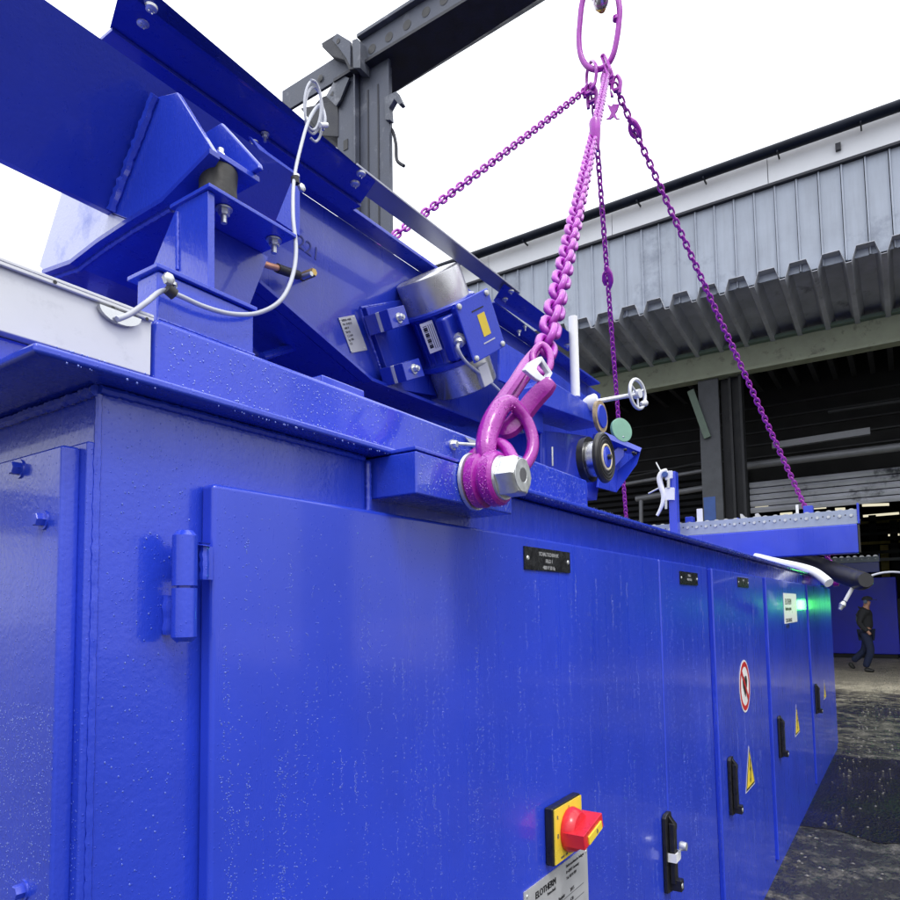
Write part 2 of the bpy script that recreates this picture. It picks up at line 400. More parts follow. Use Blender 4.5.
# cladding panels, standing seams
pw = .345; yy = Y0
proto = None
while yy < Y1:
    if proto is None:
        proto = MB('cladding').prism([(HX1, yy+.006, 0), (HX1, yy+pw-.04, 0), (HX1-.035, yy+pw-.03, 0), (HX1-.035, yy+pw-.006, 0), (HX1+.02, yy+pw-.006, 0), (HX1+.02, yy+.006, 0)], (0, 0, zfb-.055-zc1))
        proto = proto.build('cladding_panel', hall); base_l = Vector(proto.location)+Vector((0, 0, zc1)); proto.location = base_l; p0 = yy
        proto.location = base_l
    else:
        c = proto.copy(); COL.objects.link(c); c.location = base_l+Vector((0, yy-p0, 0))
    yy += pw
bx('hanger_bolt', P(838, 146, x=HX1-.12)-Vector((0, .04, .06)), P(838, 146, x=HX1-.12)+Vector((.06, .04, .06)), 'crane_dark', hall)
# corrugated canopy, one corrugation per sheet, falling towards the beam
cp = .50; ch = .25; yy = Y0; proto = None
zin = P(700, 350, x=HX2).z+.06; zou = zc1+.14
while yy < Y1:
    if proto is None:
        t = .012
        prof = [(0, 0), (.10, 0), (.20, ch), (.52, ch), (.62, 0)]
        vs = []
        for X, Z in ((HX1-.16, zou), (HX2+.35, zin)):
            for a, h in prof: vs.append((X, yy+a*cp/.62, Z+h-ch))
            for a, h in prof: vs.append((X, yy+a*cp/.62, Z+h-ch+t))
        fs = []
        for i in range(4):
            fs += [[i, i+1, i+11, i+10], [i+5, i+15, i+16, i+6], [i, i+5, i+6, i+1], [i+10, i+11, i+16, i+15]]
        proto = MB('canopy_sheet').add(vs, fs).build('canopy_sheet', hall); bl = Vector(proto.location); p0 = yy
    else:
        c = proto.copy(); COL.objects.link(c); c.location = bl+Vector((0, yy-p0, 0))
    yy += cp
bx('crane_beam', (HX2, Y0, zb0), (HX2+.12, Y1, zb1), 'beam_green', hall)
bx('beam_lip', (HX2-.14, Y0, zb1-.0), (HX2+.2, Y1, zb1+.07), 'beam_lip', hall)
bx('beam_foot', (HX2-.10, Y0, zb0-.06), (HX2+.2, Y1, zb0-.002), 'beam_green', hall)
# closing sheets, roof, walls
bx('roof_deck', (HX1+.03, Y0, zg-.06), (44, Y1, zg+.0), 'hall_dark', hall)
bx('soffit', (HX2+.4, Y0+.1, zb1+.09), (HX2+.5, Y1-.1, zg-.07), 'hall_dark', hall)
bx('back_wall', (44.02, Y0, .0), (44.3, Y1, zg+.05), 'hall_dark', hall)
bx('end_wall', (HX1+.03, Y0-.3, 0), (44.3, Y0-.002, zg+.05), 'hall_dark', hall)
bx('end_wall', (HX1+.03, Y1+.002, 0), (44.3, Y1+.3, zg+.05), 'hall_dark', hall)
# column with brace (between inner pipes)
a = P(703, 480, x=HX2+.1); b2 = P(746, 480, x=HX2+.1); mid = P(723, 480, x=HX2+.1)
cy0, cy1, cym = b2.y, a.y, mid.y
mb = MB('column_lit_half').box((HX2+.0, cym, .0), (HX2+.09, cy1, zb0-.07)); mb.build('column', hall)
mb = MB('column_steel').box((HX2+.22, cy0, 0), (HX2+.3, cym-.01, zb0-.07)).box((HX2+.04, cy0, 0), (HX2+.215, cy0+.05, zb0-.07)).box((HX2+.09, cym-.24, 0), (HX2+.21, cym-.19, zb0-.07)); mb.build('column', hall)
q = P(709, 500, x=HX2)
bx('painted_band', (HX2-.006, cy1-.26, q.z-1.2), (HX2-.002, cy1-.02, P(709, 497, x=HX2).z), 'patch_blue', hall)
for yc in (cym+9.5, cym+19, cym-9.5):
    MB('column_steel').box((HX2, yc, 0), (HX2+.25, yc+.5, zb0-.07)).build('column', hall)
b0 = P(691, 391, x=HX2-.02); b1 = P(708, 438, x=HX2-.02)
dv = (b1-b0); sdv = Vector((0, dv.z, -dv.y)).normalized()*.07
MB('brace_green').prism([b0-sdv, b0+sdv, b1+sdv, b1-sdv], (-.06, 0, 0)).build('brace', hall)
# wall of dark brick-like band above the door opening, shutter, pipes
IX = 17.5
zt = P(820, 475, x=IX).z; zs = P(820, 508, x=IX).z
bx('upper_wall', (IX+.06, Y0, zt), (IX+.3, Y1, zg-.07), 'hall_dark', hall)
for i in range(5):                            # hanging sheet panels on the wall: joists and rails
    zz = P(820, 398+i*13, x=IX).z
    bx('wall_rail', (IX+.0, Y0+1, zz), (IX+.055, Y1-1, zz+.03), 'column_steel', hall)
ys0, ys1 = Y0+.5, P(750, 495, x=IX).y
nsl = 5
for i in range(nsl):
    za = zs+(zt-zs)*i/nsl; zb_ = zs+(zt-zs)*(i+1)/nsl
    MB('shutter').prism([(IX-.02, 0, za+.012), (IX-.05, 0, (za+zb_)/2), (IX-.02, 0, zb_-.012), (IX+.05, 0, zb_-.012), (IX+.05, 0, za+.012)], (0, ys1-ys0, 0)).shift((0, ys0, 0)).build('shutter_slat', hall)
MB('column_steel').box((IX-.1, ys1+.02, 0), (IX+.05, ys1+.22, zt+.3)).build('door_jamb', hall)
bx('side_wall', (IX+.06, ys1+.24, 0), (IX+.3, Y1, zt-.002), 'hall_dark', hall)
# dark louvres left of the column
for i in range(14):
    zz = P(670, 478, x=IX-.1).z-i*.16
    MB('column_steel').prism([(IX-.02, 0, zz), (IX-.12, 0, zz-.10), (IX-.10, 0, zz-.11), (IX, 0, zz-.01)], (0, 9, 0)).shift((0, cy1+.4, 0)).build('louvre_blade', hall)
def hpipe(u0, v0, u1, v1, x, r, mat='hall_pipe', name='pipe'):
    a = P(u0, v0, x=x); b = P(u1, v1, x=x); return MB(mat).cyl(a, b, r).build(name, hall)
hpipe(738, 467, 960, 439.5, 16.6, .085)
hpipe(626, 484, 704, 470.5, 16.2, .045)
hpipe(636, 499, 704, 488, 16.2, .07)
hpipe(641, 499, 641.5, 560, 16.2, .05)
hpipe(600, 483, 704, 462, 16.9, .03, 'column_steel')
hpipe(828, 412, 960, 392, 16.8, .04, 'column_steel')
a = P(772, 445, x=16.4); b = P(870, 430, x=16.4)
MB('hall_pipe').prism([a+ZA*.06, b+ZA*.06, b-ZA*.08, a-ZA*.08], (.14, 0, 0)).build('strip_lamp', hall)
# rafters ends under the canopy
for i in range(16):
    u = 610+i*20; q = P(u, 0.5*(395-.190*(u-600))+.5*(395-.163*(u-600))+7, x=HX2+.9)
    MB('column_steel').box(q+Vector((-.2, -.05, 0)), q+Vector((1.4, .05, .45))).build('roof_purlin', hall)
# things inside, seen through the opening
for i in range(9):
    zz = 2.5+.33*(i % 4); yy = -3.2+i*1.05; xx = 24+2.4*(i % 3)
for (u0, v0, u1, v1, xx) in ((862, 504, 889, 503, 30), (835, 508, 845, 507.5, 30), (863, 515, 899, 512, 34), (812, 507, 826, 506, 32), (780, 513, 792, 512, 32), (850, 500, 866, 498.5, 36), (796, 520, 812, 518, 36), (888, 534, 905, 533, 36), (755, 506, 768, 505, 34), (830, 518, 846, 517, 28)):
    a = P(u0, v0, x=xx); b = P(u1, v1, x=xx)
    MB('lamp_glow').prism([a, b, b-ZA*.09, a-ZA*.09], (.1, 0, 0)).build('strip_lamp', hall)
for i, (u, v0, v1, xx, mt) in enumerate(((884, 545, 640, 28, 'yellow_steel'), (893, 520, 640, 29, 'column_steel'), (872, 515, 600, 30, 'column_steel'), (822, 512, 590, 31, 'column_steel'), (790, 512, 590, 33, 'column_steel'), (903, 520, 640, 27, 'column_steel'))):
    a = P(u, v0, x=xx); MB(mt).box((xx, a.y-.12, 0), (xx+.2, a.y+.12, a.z)).build('stanchion', hall)
for i, (v, xx, mt) in enumerate(((516, 30, 'yellow_steel'), (528, 27, 'column_steel'), (538, 29, 'yellow_steel'), (548, 26, 'column_steel'), (522, 33, 'column_steel'), (556, 27, 'hall_pipe'))):
    a = P(960, v, x=xx); b = P(745, v+4, x=xx); MB(mt).box((xx, a.y, a.z-.05), (xx+.1, b.y, a.z+.05)).build('runway_rail', hall)

# ================================================================== PORTAL CRANE
CX = 4.65
crane = thing('gantry_crane', 'weathered dark steel gantry with perforated crossbeam carrying the purple chain ring', 'crane', (CX, 4.4, 0))
bt = P(359, 42, x=CX); bb = P(364, 69, x=CX)
q0 = P(372, 66, x=CX); h_hi = P(450, -16, x=CX).z; 
z_fb = P(450, 10, x=CX).z; z_ft = P(450, -15, x=CX).z     # light front web
bw = P(450, 58, z=z_fb).x-CX
yend = P(282, 100, x=CX).y; ynear = -3.0
yl = P(336, 150, x=CX).y; yr = P(386, 150, x=CX).y; ym = P(355, 150, x=CX).y
def zline(u0, v0, u1, v1, x):
    a = P(u0, v0, x=x); b = P(u1, v1, x=x); return lambda y: a.z+(b.z-a.z)*(y-a.y)/(b.y-a.y)
zT = zline(359, 42, 425, 0, CX); zB = zline(360, 66, 450, 11, CX); zF = zline(388, 94, 540, 0, CX+bw)
def beam_piece(nm, x0, x1, fa, fb_, y0, y1, mt, bev=0):
    MB(mt).prism([(x0, y0, fa(y0)), (x0, y1, fa(y1)), (x0, y1, fb_(y1)), (x0, y0, fb_(y0))], (x1-x0, 0, 0)).build(nm, crane, bev)
ye2 = P(360, 50, x=CX).y
beam_piece('beam_web', CX, CX+.03, zB, zT, ynear, yend, 'crane_face', .006)
for (uu, vv) in ((372, 49), (389, 37), (407, 25), (426, 12), (444, 0), (464, -13), (485, -27), (507, -42)):
    c = P(uu, vv, x=CX); MB('ink').lathe(Vector((CX-.002, c.y, c.z)), -XA, [(0, .046), (.001, .046)], 14).build('bolt_hole', crane)
beam_piece('beam_top', CX-.05, CX+bw, lambda y: zT(y)+.002, lambda y: zT(y)+.04, ynear, ye2, 'crane_steel', .006)
beam_piece('beam_web', CX+bw-.03, CX+bw, zF, zT, ynear, yend, 'crane_steel')
vs = [(CX-.035, ynear, zB(ynear)-.003), (CX-.035, yl, zB(yl)-.003), (CX+bw, yl, zF(yl)-.003), (CX+bw, ynear, zF(ynear)-.003)]
MB('crane_dark').prism(vs, (0, 0, -.03)).build('beam_underside', crane)
zpt_ = min(zB(yr), zF(yr))-.037
MB('crane_face').box((CX+.02, ym+.002, 0), (CX+.05, yl, zpt_)).build('post_flange', crane, .004)
MB('crane_face').box((CX-.02, ym-.02, 0), (CX+.045, ym, zpt_)).build('post_flange', crane, .004)
MB('crane_face').box((CX+.05, yr, 0), (CX+.08, ym-.022, zpt_)).build('post_web', crane)
for f in (.33, .66):
    yy = ym+(yr-ym)*f; bx('seam', (CX+.044, yy-.008, 0), (CX+.0485, yy+.008, zpt_-.2), 'crane_dark', crane)
bx('post_flange', (CX+.082, yr, 0), (CX+.30, yl, zpt_), 'crane_steel', crane) if False else bx('post_back', (CX+.084, yr+.05, 0), (CX+.16, yl-.02, zpt_), 'crane_steel', crane)
q = P(345, 145, x=CX+.015); bx('slot', (CX+.014, q.y-.035, q.z-.05), (CX+.0185, q.y+.02, q.z+.05), 'ink', crane)
# clamp claws at the joint
def pyz(pts_, x): return [P(u, v, x=x) for u, v in pts_]
MB('crane_dark').prism(pyz([(334, 35), (337, 33), (349, 40), (357, 55), (359, 68), (349, 70), (344, 60), (331, 56), (322, 47), (321, 43)], CX-.09), (.08, 0, 0)).build('claw', crane, .01)
MB('crane_face').prism(pyz([(337, 33), (350, 41), (350, 66), (346, 58), (338, 47), (332, 40)], CX-.11), (.018, 0, 0)).build('claw_plate', crane, .004)
MB('ink').lathe(P(338, 41, x=CX-.113), -XA, [(0, .025), (.001, .025)], 14).build('pin_hole', crane)
MB('crane_steel').prism(pyz([(352, 40), (357, 38), (360, 44), (360, 68), (353, 68)], CX-.10), (.14, 0, 0)).build('clamp_bar', crane, .006)
MB('crane_steel').prism(pyz([(338, 74), (349, 78), (340, 100), (336, 106), (326, 96)], CX-.02), (.02, 0, 0)).build('gusset', crane)
MB('ink').lathe(P(332, 94, x=CX-.022), -XA, [(0, .03), (.001, .03)], 3).build('pin_hole', crane)
MB('ink').lathe(P(320, 78, x=CX-.014), -XA, [(0, .04), (.002, .02)], 5).build('pin_hole', crane)
# dark drum behind post, right claw and crank handle
MB('crane_dark').cyl(P(323, 116, x=CX+.03), P(323, 116, x=CX+.03)+XA*.2, .2).build('drum', crane)
MB('crane_dark').prism(pyz([(300, 108), (338, 100), (338, 137), (322, 136)], CX+.01), (.25, 0, 0)).build('drum_guard', crane, .01)
MB('crane_steel').prism(pyz([(384, 97), (396, 91), (402, 103), (399, 105), (394, 99), (389, 108), (390, 120), (385, 120)], CX+.02), (.06, 0, 0)).build('claw', crane, .006)
MB('crane_dark').tube([P(388, 126, x=CX+.1), P(393, 132, x=CX+.1), P(396, 145, x=CX+.1), P(397, 160, x=CX+.1), P(404, 166, x=CX+.1)], .016, seg=8).build('crank_handle', crane)
MB('crane_steel').box((CX-.1, ynear-.3, 0), (CX+.3, ynear-.02, z_ft)).build('post_web', crane)

# ================================================================== CONTROL CABINET (frame, doors, rim)
YD, YW, ZT = .723, .75, 1.858
cab = thing('machine_cabinet', 'long blue steel switch cabinet with rain drops, doors, latches and warning stickers', 'cabinet', (.409, 1.7, 0))
bx('housing', (.409, YW, .0), (8.72, 2.72, ZT), 'blue_wet', cab, .008)
# rim plate over the cabinet, left part and right part around the lifting bar
mb = MB('blue_wet')
mb.prism([(.318, .703, ZT+.001), (.925, .703, ZT+.001), (.925, 1.2, ZT+.001), (.318, 2.8, ZT+.001)], (0, 0, .011)).build('rim_plate', cab, .004)
MB('blue_wet').prism([(.93, .80, ZT+.001), (8.83, .80, ZT+.001), (8.83, 2.8, ZT+.001), (.93, 2.8, ZT+.001)], (0, 0, .011)).build('rim_plate', cab)
MB('blue_wet').prism([(1.16, .703, ZT+.001), (8.83, .703, ZT+.001), (8.83, .798, ZT+.001), (1.16, .798, ZT+.001)], (0, 0, .011)).build('rim_plate', cab, .004)
mb = MB('blue_wet').weld((.409, .748, ZT-.004), (.86, .748, ZT-.004), .006).weld((.406, .75, ZT-.006), (.406, 1.3, ZT-.006), .008)
mb.weld((.41, .752, .1), (.41, .752, ZT-.01), .005)
mb.weld((.868, .745, 1.72), (.868, .745, 1.85), .006)
mb.weld((.36, .722, ZT+.014), (.92, .722, ZT+.014), .004)
mb.build('weld_bead', cab)
# doors
doors = []
DX = [(.543, 2.396), (2.402, 3.085), (3.18, 4.44), (4.56, 6.47), (6.62, 8.66)]
for i, (x0, x1) in enumerate(DX):
    d = bx('door', (x0, YD, .07), (x1, YW-.001, 1.764), 'door_paint', cab, .007); doors.append(d)
doors[0]['label'] = 'nearest wide door with red and yellow main switch'
doors[1]['label'] = 'narrow door right of the widest one'
doors[2]['label'] = 'door with round prohibition sticker'
doors[3]['label'] = 'door with white paper notice'
doors[4]['label'] = 'farthest door'
# recessed seams and bottom skirt
bx('skirt', (.42, YW-.012, 0), (8.72, YW-.002, .066), 'blue_paint', cab)
# hinge
hx, hy = P(184.5, 585, y=.715).x, .715
zt_, zm_, zb_ = P(186, 532, y=hy).z, P(184, 587, y=hy).z, P(182, 640, y=hy).z
mb = MB('blue_paint')
mb.lathe((hx, hy, zm_+.0015), ZA, [(0, .0145), (zt_-zm_-.006, .0145), (zt_-zm_, .009)], 20)
mb.lathe((hx, hy, zm_-.0015), -ZA, [(0, .0145), (zm_-zb_-.005, .0145), (zm_-zb_, .010)], 20)
mb.cyl((hx, hy, zb_-.003), (hx, hy, zt_-.003), .009)
mb.box((hx, hy+.004, zm_+.01), (.541, hy+.014, zt_-.015))
mb.weld(P(204, 545, y=.712), P(204, 580, y=.712), .007); mb.weld(P(169, 595, y=.745), P(168, 634, y=.745), .008)
mb.weld(P(204, 543, y=.710), P(204, 547, y=.710), .008)
put(mb.build('hinge', None), doors[0]) if False else mb.build('hinge', doors[0])
# latches: recessed swing handles
def latch(door, u, v, sc=1.0, lock=False):
    t = P(u, v, y=YD); mb = MB('black_plastic'); H = .262*sc; x = t.x; z = t.z; y = YD-.001
    mb.prism([(x-.028, y, z-.01), (x-.012, y, z), (x+.035, y, z-.0), (x+.045, y, z-.02), (x+.045, y, z-H+.01), (x+.03, y, z-H), (x-.028, y, z-H+.01)], (0, -.014, 0))
    mb.box((x-.006, y-.015, z-.03), (x+.026, y-.034, z-H+.035))
    mb.prism([(x+.002, y-.014, z-.006), (x+.024, y-.014, z-.006), (x+.026, y-.036, z-.035), (x-.002, y-.036, z-.035)], (0, 0, -.02))
    mb.box((x+.0, y-.012, z-H+.05), (x+.030, y-.05, z-H+.012))
    mb.lathe((x+.012, y-.03, z-H+.03), -YA, [(0, .011), (.022, .010)], 14, 'zinc')
    o = mb.build('latch', door, .003)
    if lock:
        m2 = MB('white_plastic').box((x-.012, y-.036, z-.125), (x+.034, y-.041, z-.153)).box((x+.0345, y-.041, z-.125), (x+.0375, y-.008, z-.153)).box((x-.0155, y-.041, z-.125), (x-.0125, y-.008, z-.153))
        m2.lathe((x+.02, y-.044, z-.105), -YA, [(0, .014), (.006, .016), (.022, .013)], 16, 'zinc')
        m2.build('seal_band', door)
latch(doors[1], 663.5, 813, 1, True); latch(doors[2], 728, 757); latch(doors[3], 777.5, 716); latch(doors[4], 814.5, 684)
# name plates
def nameplate(door, u0, v0, u1, v1, lines):
    a = P(u0, v0, y=YD); c = P(u1, v1, y=YD)
    z1 = P(u0, v0, y=YD).z; z0 = P(u0, v0+(v1-v0), y=YD).z
    x0, x1 = a.x, c.x; hh = .053*(1 if u0 < 600 else .95)
    z1 = a.z; z0 = z1-hh
    mb = MB('plate_black').box((x0, YD-.004, z0), (x1, YD-.0005, z1))
    for x in (x0+.014, x1-.014): mb.lathe((x, YD-.0045, (z0+z1)/2), -YA, [(0, .006), (.002, .004)], 10, 'zinc')
    for k_, t_ in enumerate(lines):
        mb.text(t_, .013, ((x0+x1)/2, YD-.0048, z1-.018-k_*.016), XA, ZA, 'plate_metal', 'CENTER')
    mb.build('nameplate', door)
nameplate(doors[0], 523, 546, 569, 574, ['SCHALTSCHRANK', 'FELD 1', '400 V 50 Hz'])
nameplate(doors[1], 679, 571, 697, 585, ['FELD 2', '400 V 50 Hz'])
nameplate(doors[2], 737, 577, 748, 588, ['FELD 3'])
# main switch
a = P(546, 815, y=YD); c = P(575, 850, y=YD)
sx0, sx1 = 1.452, 1.612; sz0, sz1 = 1.010, 1.140
mb = MB('black_plastic').box((sx0, YD-.022, sz0), (sx1, YD-.0005, sz1)); mb.build('switch_base', doors[0], .004)
mb = MB('yellow').box((sx0+.004, YD-.0252, sz0+.004), (sx1-.004, YD-.0222, sz1-.004))
scx, scz = (sx0+sx1)/2, (sz0+sz1)/2
mb.text('I', .014, (scx, YD-.0258, sz1-.02), XA, ZA, 'plate_grey_ink', 'CENTER').text('0', .016, (sx0+.018, YD-.0258, scz-.006), XA, ZA, 'plate_grey_ink', 'CENTER').text('R', .013, (sx0+.018, YD-.0258, sz1-.028), XA, ZA, 'plate_grey_ink', 'CENTER').text('RESET - OFF', .007, (sx0+.05, YD-.0258, sz0+.01), XA, ZA, 'plate_grey_ink', 'CENTER')
mb.build('switch_plate', doors[0])
mb = MB('red').lathe((scx, YD-.0255, scz), -YA, [(0, .050), (.006, .052), (.022, .047), (.030, .040)], 30)
r_ = Vector((math.cos(math.radians(12)), 0, math.sin(math.radians(12)))); n_ = Vector((-r_.z, 0, r_.x))
c0 = Vector((scx, YD-.058, scz))
mb.obox(c0+r_*.008, r_*.058, -YA*.026, n_*.017)
mb.obox(c0+r_*.012-YA*.0265-n_*.005, r_*.040, -YA*.003, n_*.010, 'yellow')
mb.text('0', .016, c0+r_*.02-YA*.0300-n_*.010, r_, n_, 'plate_grey_ink', 'CENTER')
mb.build('switch_knob', doors[0], .004)
# rating plate
rx0, rx1 = P(523, 890, y=YD).x, P(586, 845, y=YD).x; rz1 = P(586, 845, y=YD).z; rz0 = rz1-.24
mb = MB('plate_metal').box((rx0, YD-.003, rz0), (rx1, YD-.0005, rz1))
W_ = rx1-rx0; yt = YD-.0034
for o__ in (0, .0007, .0014): mb.text('ELOTHERM', .021, (rx0+.05+o__, yt-o__*.2, rz1-.032), XA, ZA, 'ink')
mb.text('Remscheid', .010, (rx0+.11, yt, rz1-.045), XA, ZA, 'ink')
for i, t_ in enumerate(['Elektrotechnische Anlagen', 'D-42855 Germany', 'Tel. 02191 891']): mb.text(t_, .010, (rx0+W_*.62, yt, rz1-.016-i*.014), XA, ZA, 'ink')
rows = [('Typ', 'MFG 400', 'Baujahr', '2015'), ('Nr.', 'K 2781', 'kVA', '630'), ('U', '400 V', '50 Hz', 'A 910'), ('I', '920 A', 'cos', '0.95'), ('P', '500 kW', 'IP', '54'), ('f', '1.5 kHz', 'kg', '4800'), ('U2', '2200 V', 'l/min', '120')]
for i, rw in enumerate(rows):
    z = rz1-.078-i*.023
    mb.box((rx0+.03, yt-.0002, z-.0055), (rx1-.03, yt-.0006, z-.0042), 'plate_grey_ink')
    for j, t_ in enumerate(rw): mb.text(t_, .012, (rx0+.035+j*(W_-.08)/4, yt, z), XA, ZA, 'ink')
for x in (rx0+.012, rx1-.012):
    for z in (rz0+.012, rz1-.012): mb.lathe((x, YD-.0035, z), -YA, [(0, .004), (.002, .003)], 8, 'zinc')
mb.build('rating_plate', doors[0])
# stickers
def disc_pts(c, rx, rz, n=32, y=YD): return [(c.x+rx*math.cos(2*PI*k/n), y, c.z+rz*math.sin(2*PI*k/n)) for k in range(n)]
c = P(744.5, 686, y=YD); Rr = P(744.5, 659.5, y=YD).z-c.z
mb = MB('sign_white').prism(disc_pts(c, Rr, Rr, y=YD-.001), (0, -.001, 0))
o_ = [Vector(p) for p in disc_pts(c, Rr*.93, Rr*.93, y=YD-.0025)]; i_ = [Vector(p) for p in disc_pts(c, Rr*.74, Rr*.74, y=YD-.0025)]
mb.add(o_+i_, [[k, (k+1) % 32, 32+(k+1) % 32, 32+k] for k in range(32)], 'sign_red')
hr = [(0, -.42), (-.36, -.02), (-.42, .22), (-.26, .40), (-.06, .34), (0, .22), (.10, .38), (.30, .36), (.42, .18), (.34, -.04)]
mb.prism([(c.x+a_*Rr, YD-.003, c.z+b_*Rr) for a_, b_ in hr], (0, -.0006, 0), 'ink')
dv = Vector((.68, 0, -.68)).normalized(); nn = Vector((.7, 0, .7)).normalized()
mb.prism([c+Vector((0, -.004, 0))+dv*Rr*.8*s1+nn*Rr*.085*s2 for s1, s2 in ((-1, -1), (1, -1), (1, 1), (-1, 1))], (0, -.0006, 0), 'sign_red')
mb.build('prohibition_sticker', doors[2])
def warn(door, uc, vt, vb, wpx):
    t = P(uc, vt, y=YD); b_ = P(uc, vb, y=YD); h = t.z-b_.z; w2 = h*.577
    mb = MB('sign_white').prism([(t.x, YD-.001, t.z+.012), (t.x-w2-.010, YD-.001, b_.z-.006), (t.x+w2+.010, YD-.001, b_.z-.006)], (0, -.0006, 0))
    mb.prism([(t.x, YD-.002, t.z), (t.x-w2, YD-.002, b_.z), (t.x+w2, YD-.002, b_.z)], (0, -.0006, 0), 'ink')
    cz = b_.z+h/3
    mb.prism([(t.x, YD-.003, cz+(t.z-cz)*.84), (t.x-w2*.82, YD-.003, cz-h*.278), (t.x+w2*.82, YD-.003, cz-h*.278)], (0, -.0006, 0), 'yellow')
    bo = [(.02, .42), (-.10, .12), (.02, .14), (-.06, -.14), (-.10, -.10), (-.03, -.24), (.08, -.12), (.02, -.12), (.13, .20), (.0, .17), (.10, .42)]
    mb.prism([(t.x+a_*h*.9, YD-.004, cz+b2_*h*.9-.0) for a_, b2_ in bo], (0, -.0005, 0), 'ink')
    mb.build('warning_sticker', door)
warn(doors[2], 748.5, 748, 789, 8); warn(doors[3], 796, 706, 735, 5); warn(doors[4], 824, 681, 699, 4)
a = P(783, 593, y=YD); c = P(797, 619, y=YD)
mb = MB('sign_white').box((a.x, YD-.002, c.z-.02), (c.x, YD-.0005, a.z))
for i, t_ in enumerate(['ELOTHERM', 'Induction systems', '', 'SCHALTANLAGE', '+49 2191']): mb.text(t_, .06 if i == 0 else .04, (a.x+.06, YD-.0026, a.z-.08-i*.042), XA, ZA, 'ink')
mb.build('paper_notice', doors[3])
# side cover plate with hexagon bolts
SXp = .378
e = P(62, 444, x=SXp); ye = e.y; zt_ = e.z
cov = bx('cover_plate', (SXp, ye, .1), (.4, ye+1.4, zt_), 'blue_wet', cab, .004)
bx('cover_frame', (.3985, ye-.014, .1), (.4085, ye+1.45, zt_+.006), 'blue_wet', cab, .003)
def bolt(mb, p, ax, r, L, mat='zinc', stud=0, wash=True):
    p = Vector(p); ax = Vector(ax).normalized()
    if wash: mb.lathe(p, ax, [(0, r*1.55), (r*.25, r*1.5)], 18, mat)
    mb.hexh(p+ax*r*.25, p+ax*(r*.25+L), r*1.05, mat)
    if stud: mb.cyl(p+ax*(r*.25+L-.001), p+ax*(r*.25+L+stud), r*.55, mat, 12)
for (u, v) in ((20, 469), (44, 520), (24, 890)):
    mb = MB('blue_wet'); bolt(mb, P(u, v, x=SXp), -XA, .0075, .009, 'blue_wet'); mb.build('cover_bolt', cov)
# lifting bar through the rim
bx('lifting_bar', (.878, .652, 1.787), (1.2, .90, 1.8575), 'blue_wet', cab, .003)
mb = MB('blue_wet').box((.878, .652, 1.8590), (1.2, .797, 1.8655)); mb.build('lifting_bar', cab, .002)
bx('lifting_bar', (8.05, .652, 1.787), (8.35, .749, 1.8575), 'blue_wet', cab, .003)
bx('lifting_bar', (.878, 2.721, 1.787), (1.2, 2.90, 1.8575), 'blue_wet', cab, .003)
bx('lifting_bar', (8.05, 2.721, 1.787), (8.35, 2.90, 1.8575), 'blue_wet', cab, .003)
# base rail on top
RY = .80; ZR = 1.871
xr0 = P(155, 318, y=RY).x; xr1 = P(588, 478, y=RY).x; zr1 = P(370, 397, y=RY).z
bx('base_rail', (xr0, RY, ZR), (xr1, RY+.16, zr1), 'blue_wet', cab, .010)
MB('blue_wet').weld((xr0+.01, RY-.001, ZR+.003), (xr1, RY-.001, ZR+.003), .004).build('weld_bead', cab)
bx('weld_pad', P(322, 370, y=RY+.04)-Vector((0, 0, .03)), P(365, 391, y=RY+.04)+Vector((0, .07, .001)), 'blue_wet', cab, .004)
bx('base_rail', (-1.2, RY+.012, ZR+.002), (xr0-.003, RY+.17, 1.9045), 'blue_wet', cab)
# far long side frame member
bx('base_rail', (-1.2, 2.3, 1.872), (6.5, 2.5, 1.99), 'blue_wet', cab, .008)

# ================================================================== CABLE DUCT
duct = thing('cable_duct', 'long silver sheet metal cable duct ending at the blue base rail', 'duct', (0, RY, 1.905))
bx('duct_body', (-1.2, RY-.002, 1.906), (xr0-.006, RY+.15, 1.9795), 'duct_metal', duct, .0015)
zl = P(148, 312, y=RY-.01).z
MB('duct_metal').box((-1.2, RY-.008, 1.981), (xr0-.006, RY+.156, zl)).box((-1.2, RY-.008, 1.9765), (xr0-.006, RY-.0035, 1.9808)).build('duct_lid', duct, .001)
c = P(122, 316, y=RY-.012)
MB('steel').prism([(c.x+.027*math.cos(t), RY-.010, c.z+.006-.016*abs(math.sin(t))) for t in [PI*k/12 for k in range(13)]], (0, .006, 0)).build('cable_entry', duct)
for u, v in ((147, 319), (113, 308), (55, 282)):
    MB('ink').lathe(P(u, v, y=RY-.0085), -YA, [(0, .0022), (.0006, .0022)], 10).build('rivet_hole', duct)

# ================================================================== SUPPORT BRACKET near left
sup = thing('support_bracket', 'welded blue support bracket under the rubber buffer at the left', 'bracket', (.6, .85, 1.99))
YF = .815
pa = P(158, 276, y=YF); pb = P(254, 316, y=YF)
zpt = P(158, 270, y=YF).z; zpb = zr1+.001
mb = MB('blue_wet').box((pa.x, YF, zpb), (pb.x, P(137, 282, x=pa.x).y, zpt)); mb.build('pad', sup, .003)
pf_ = P(157, 268, y=YF-.006); ptip = P(127, 283, x=pf_.x)
mb = MB('blue_wet').box((pf_.x, YF-.006, zpt+.001), (pb.x+.002, ptip.y, zpt+.007)); mb.build('pad_plate', sup, .001)
MB('blue_wet').weld((pa.x, YF-.001, zpb+.002), (pb.x, YF-.001, zpb+.002), .003).build('weld_bead', sup)
X1 = P(208, 290, y=YF+.012).x
zp2 = zpt+.009
g0 = [P(208, 190, x=X1), P(177, 206, x=X1), P(130, 280, x=X1), P(208, 289, x=X1)]
g0[2].z = zp2; g0[3].z = zp2
ztop = g0[0].z
mb = MB('blue_wet').prism(g0, (.012, 0, 0)); mb.build('gusset', sup, .001)
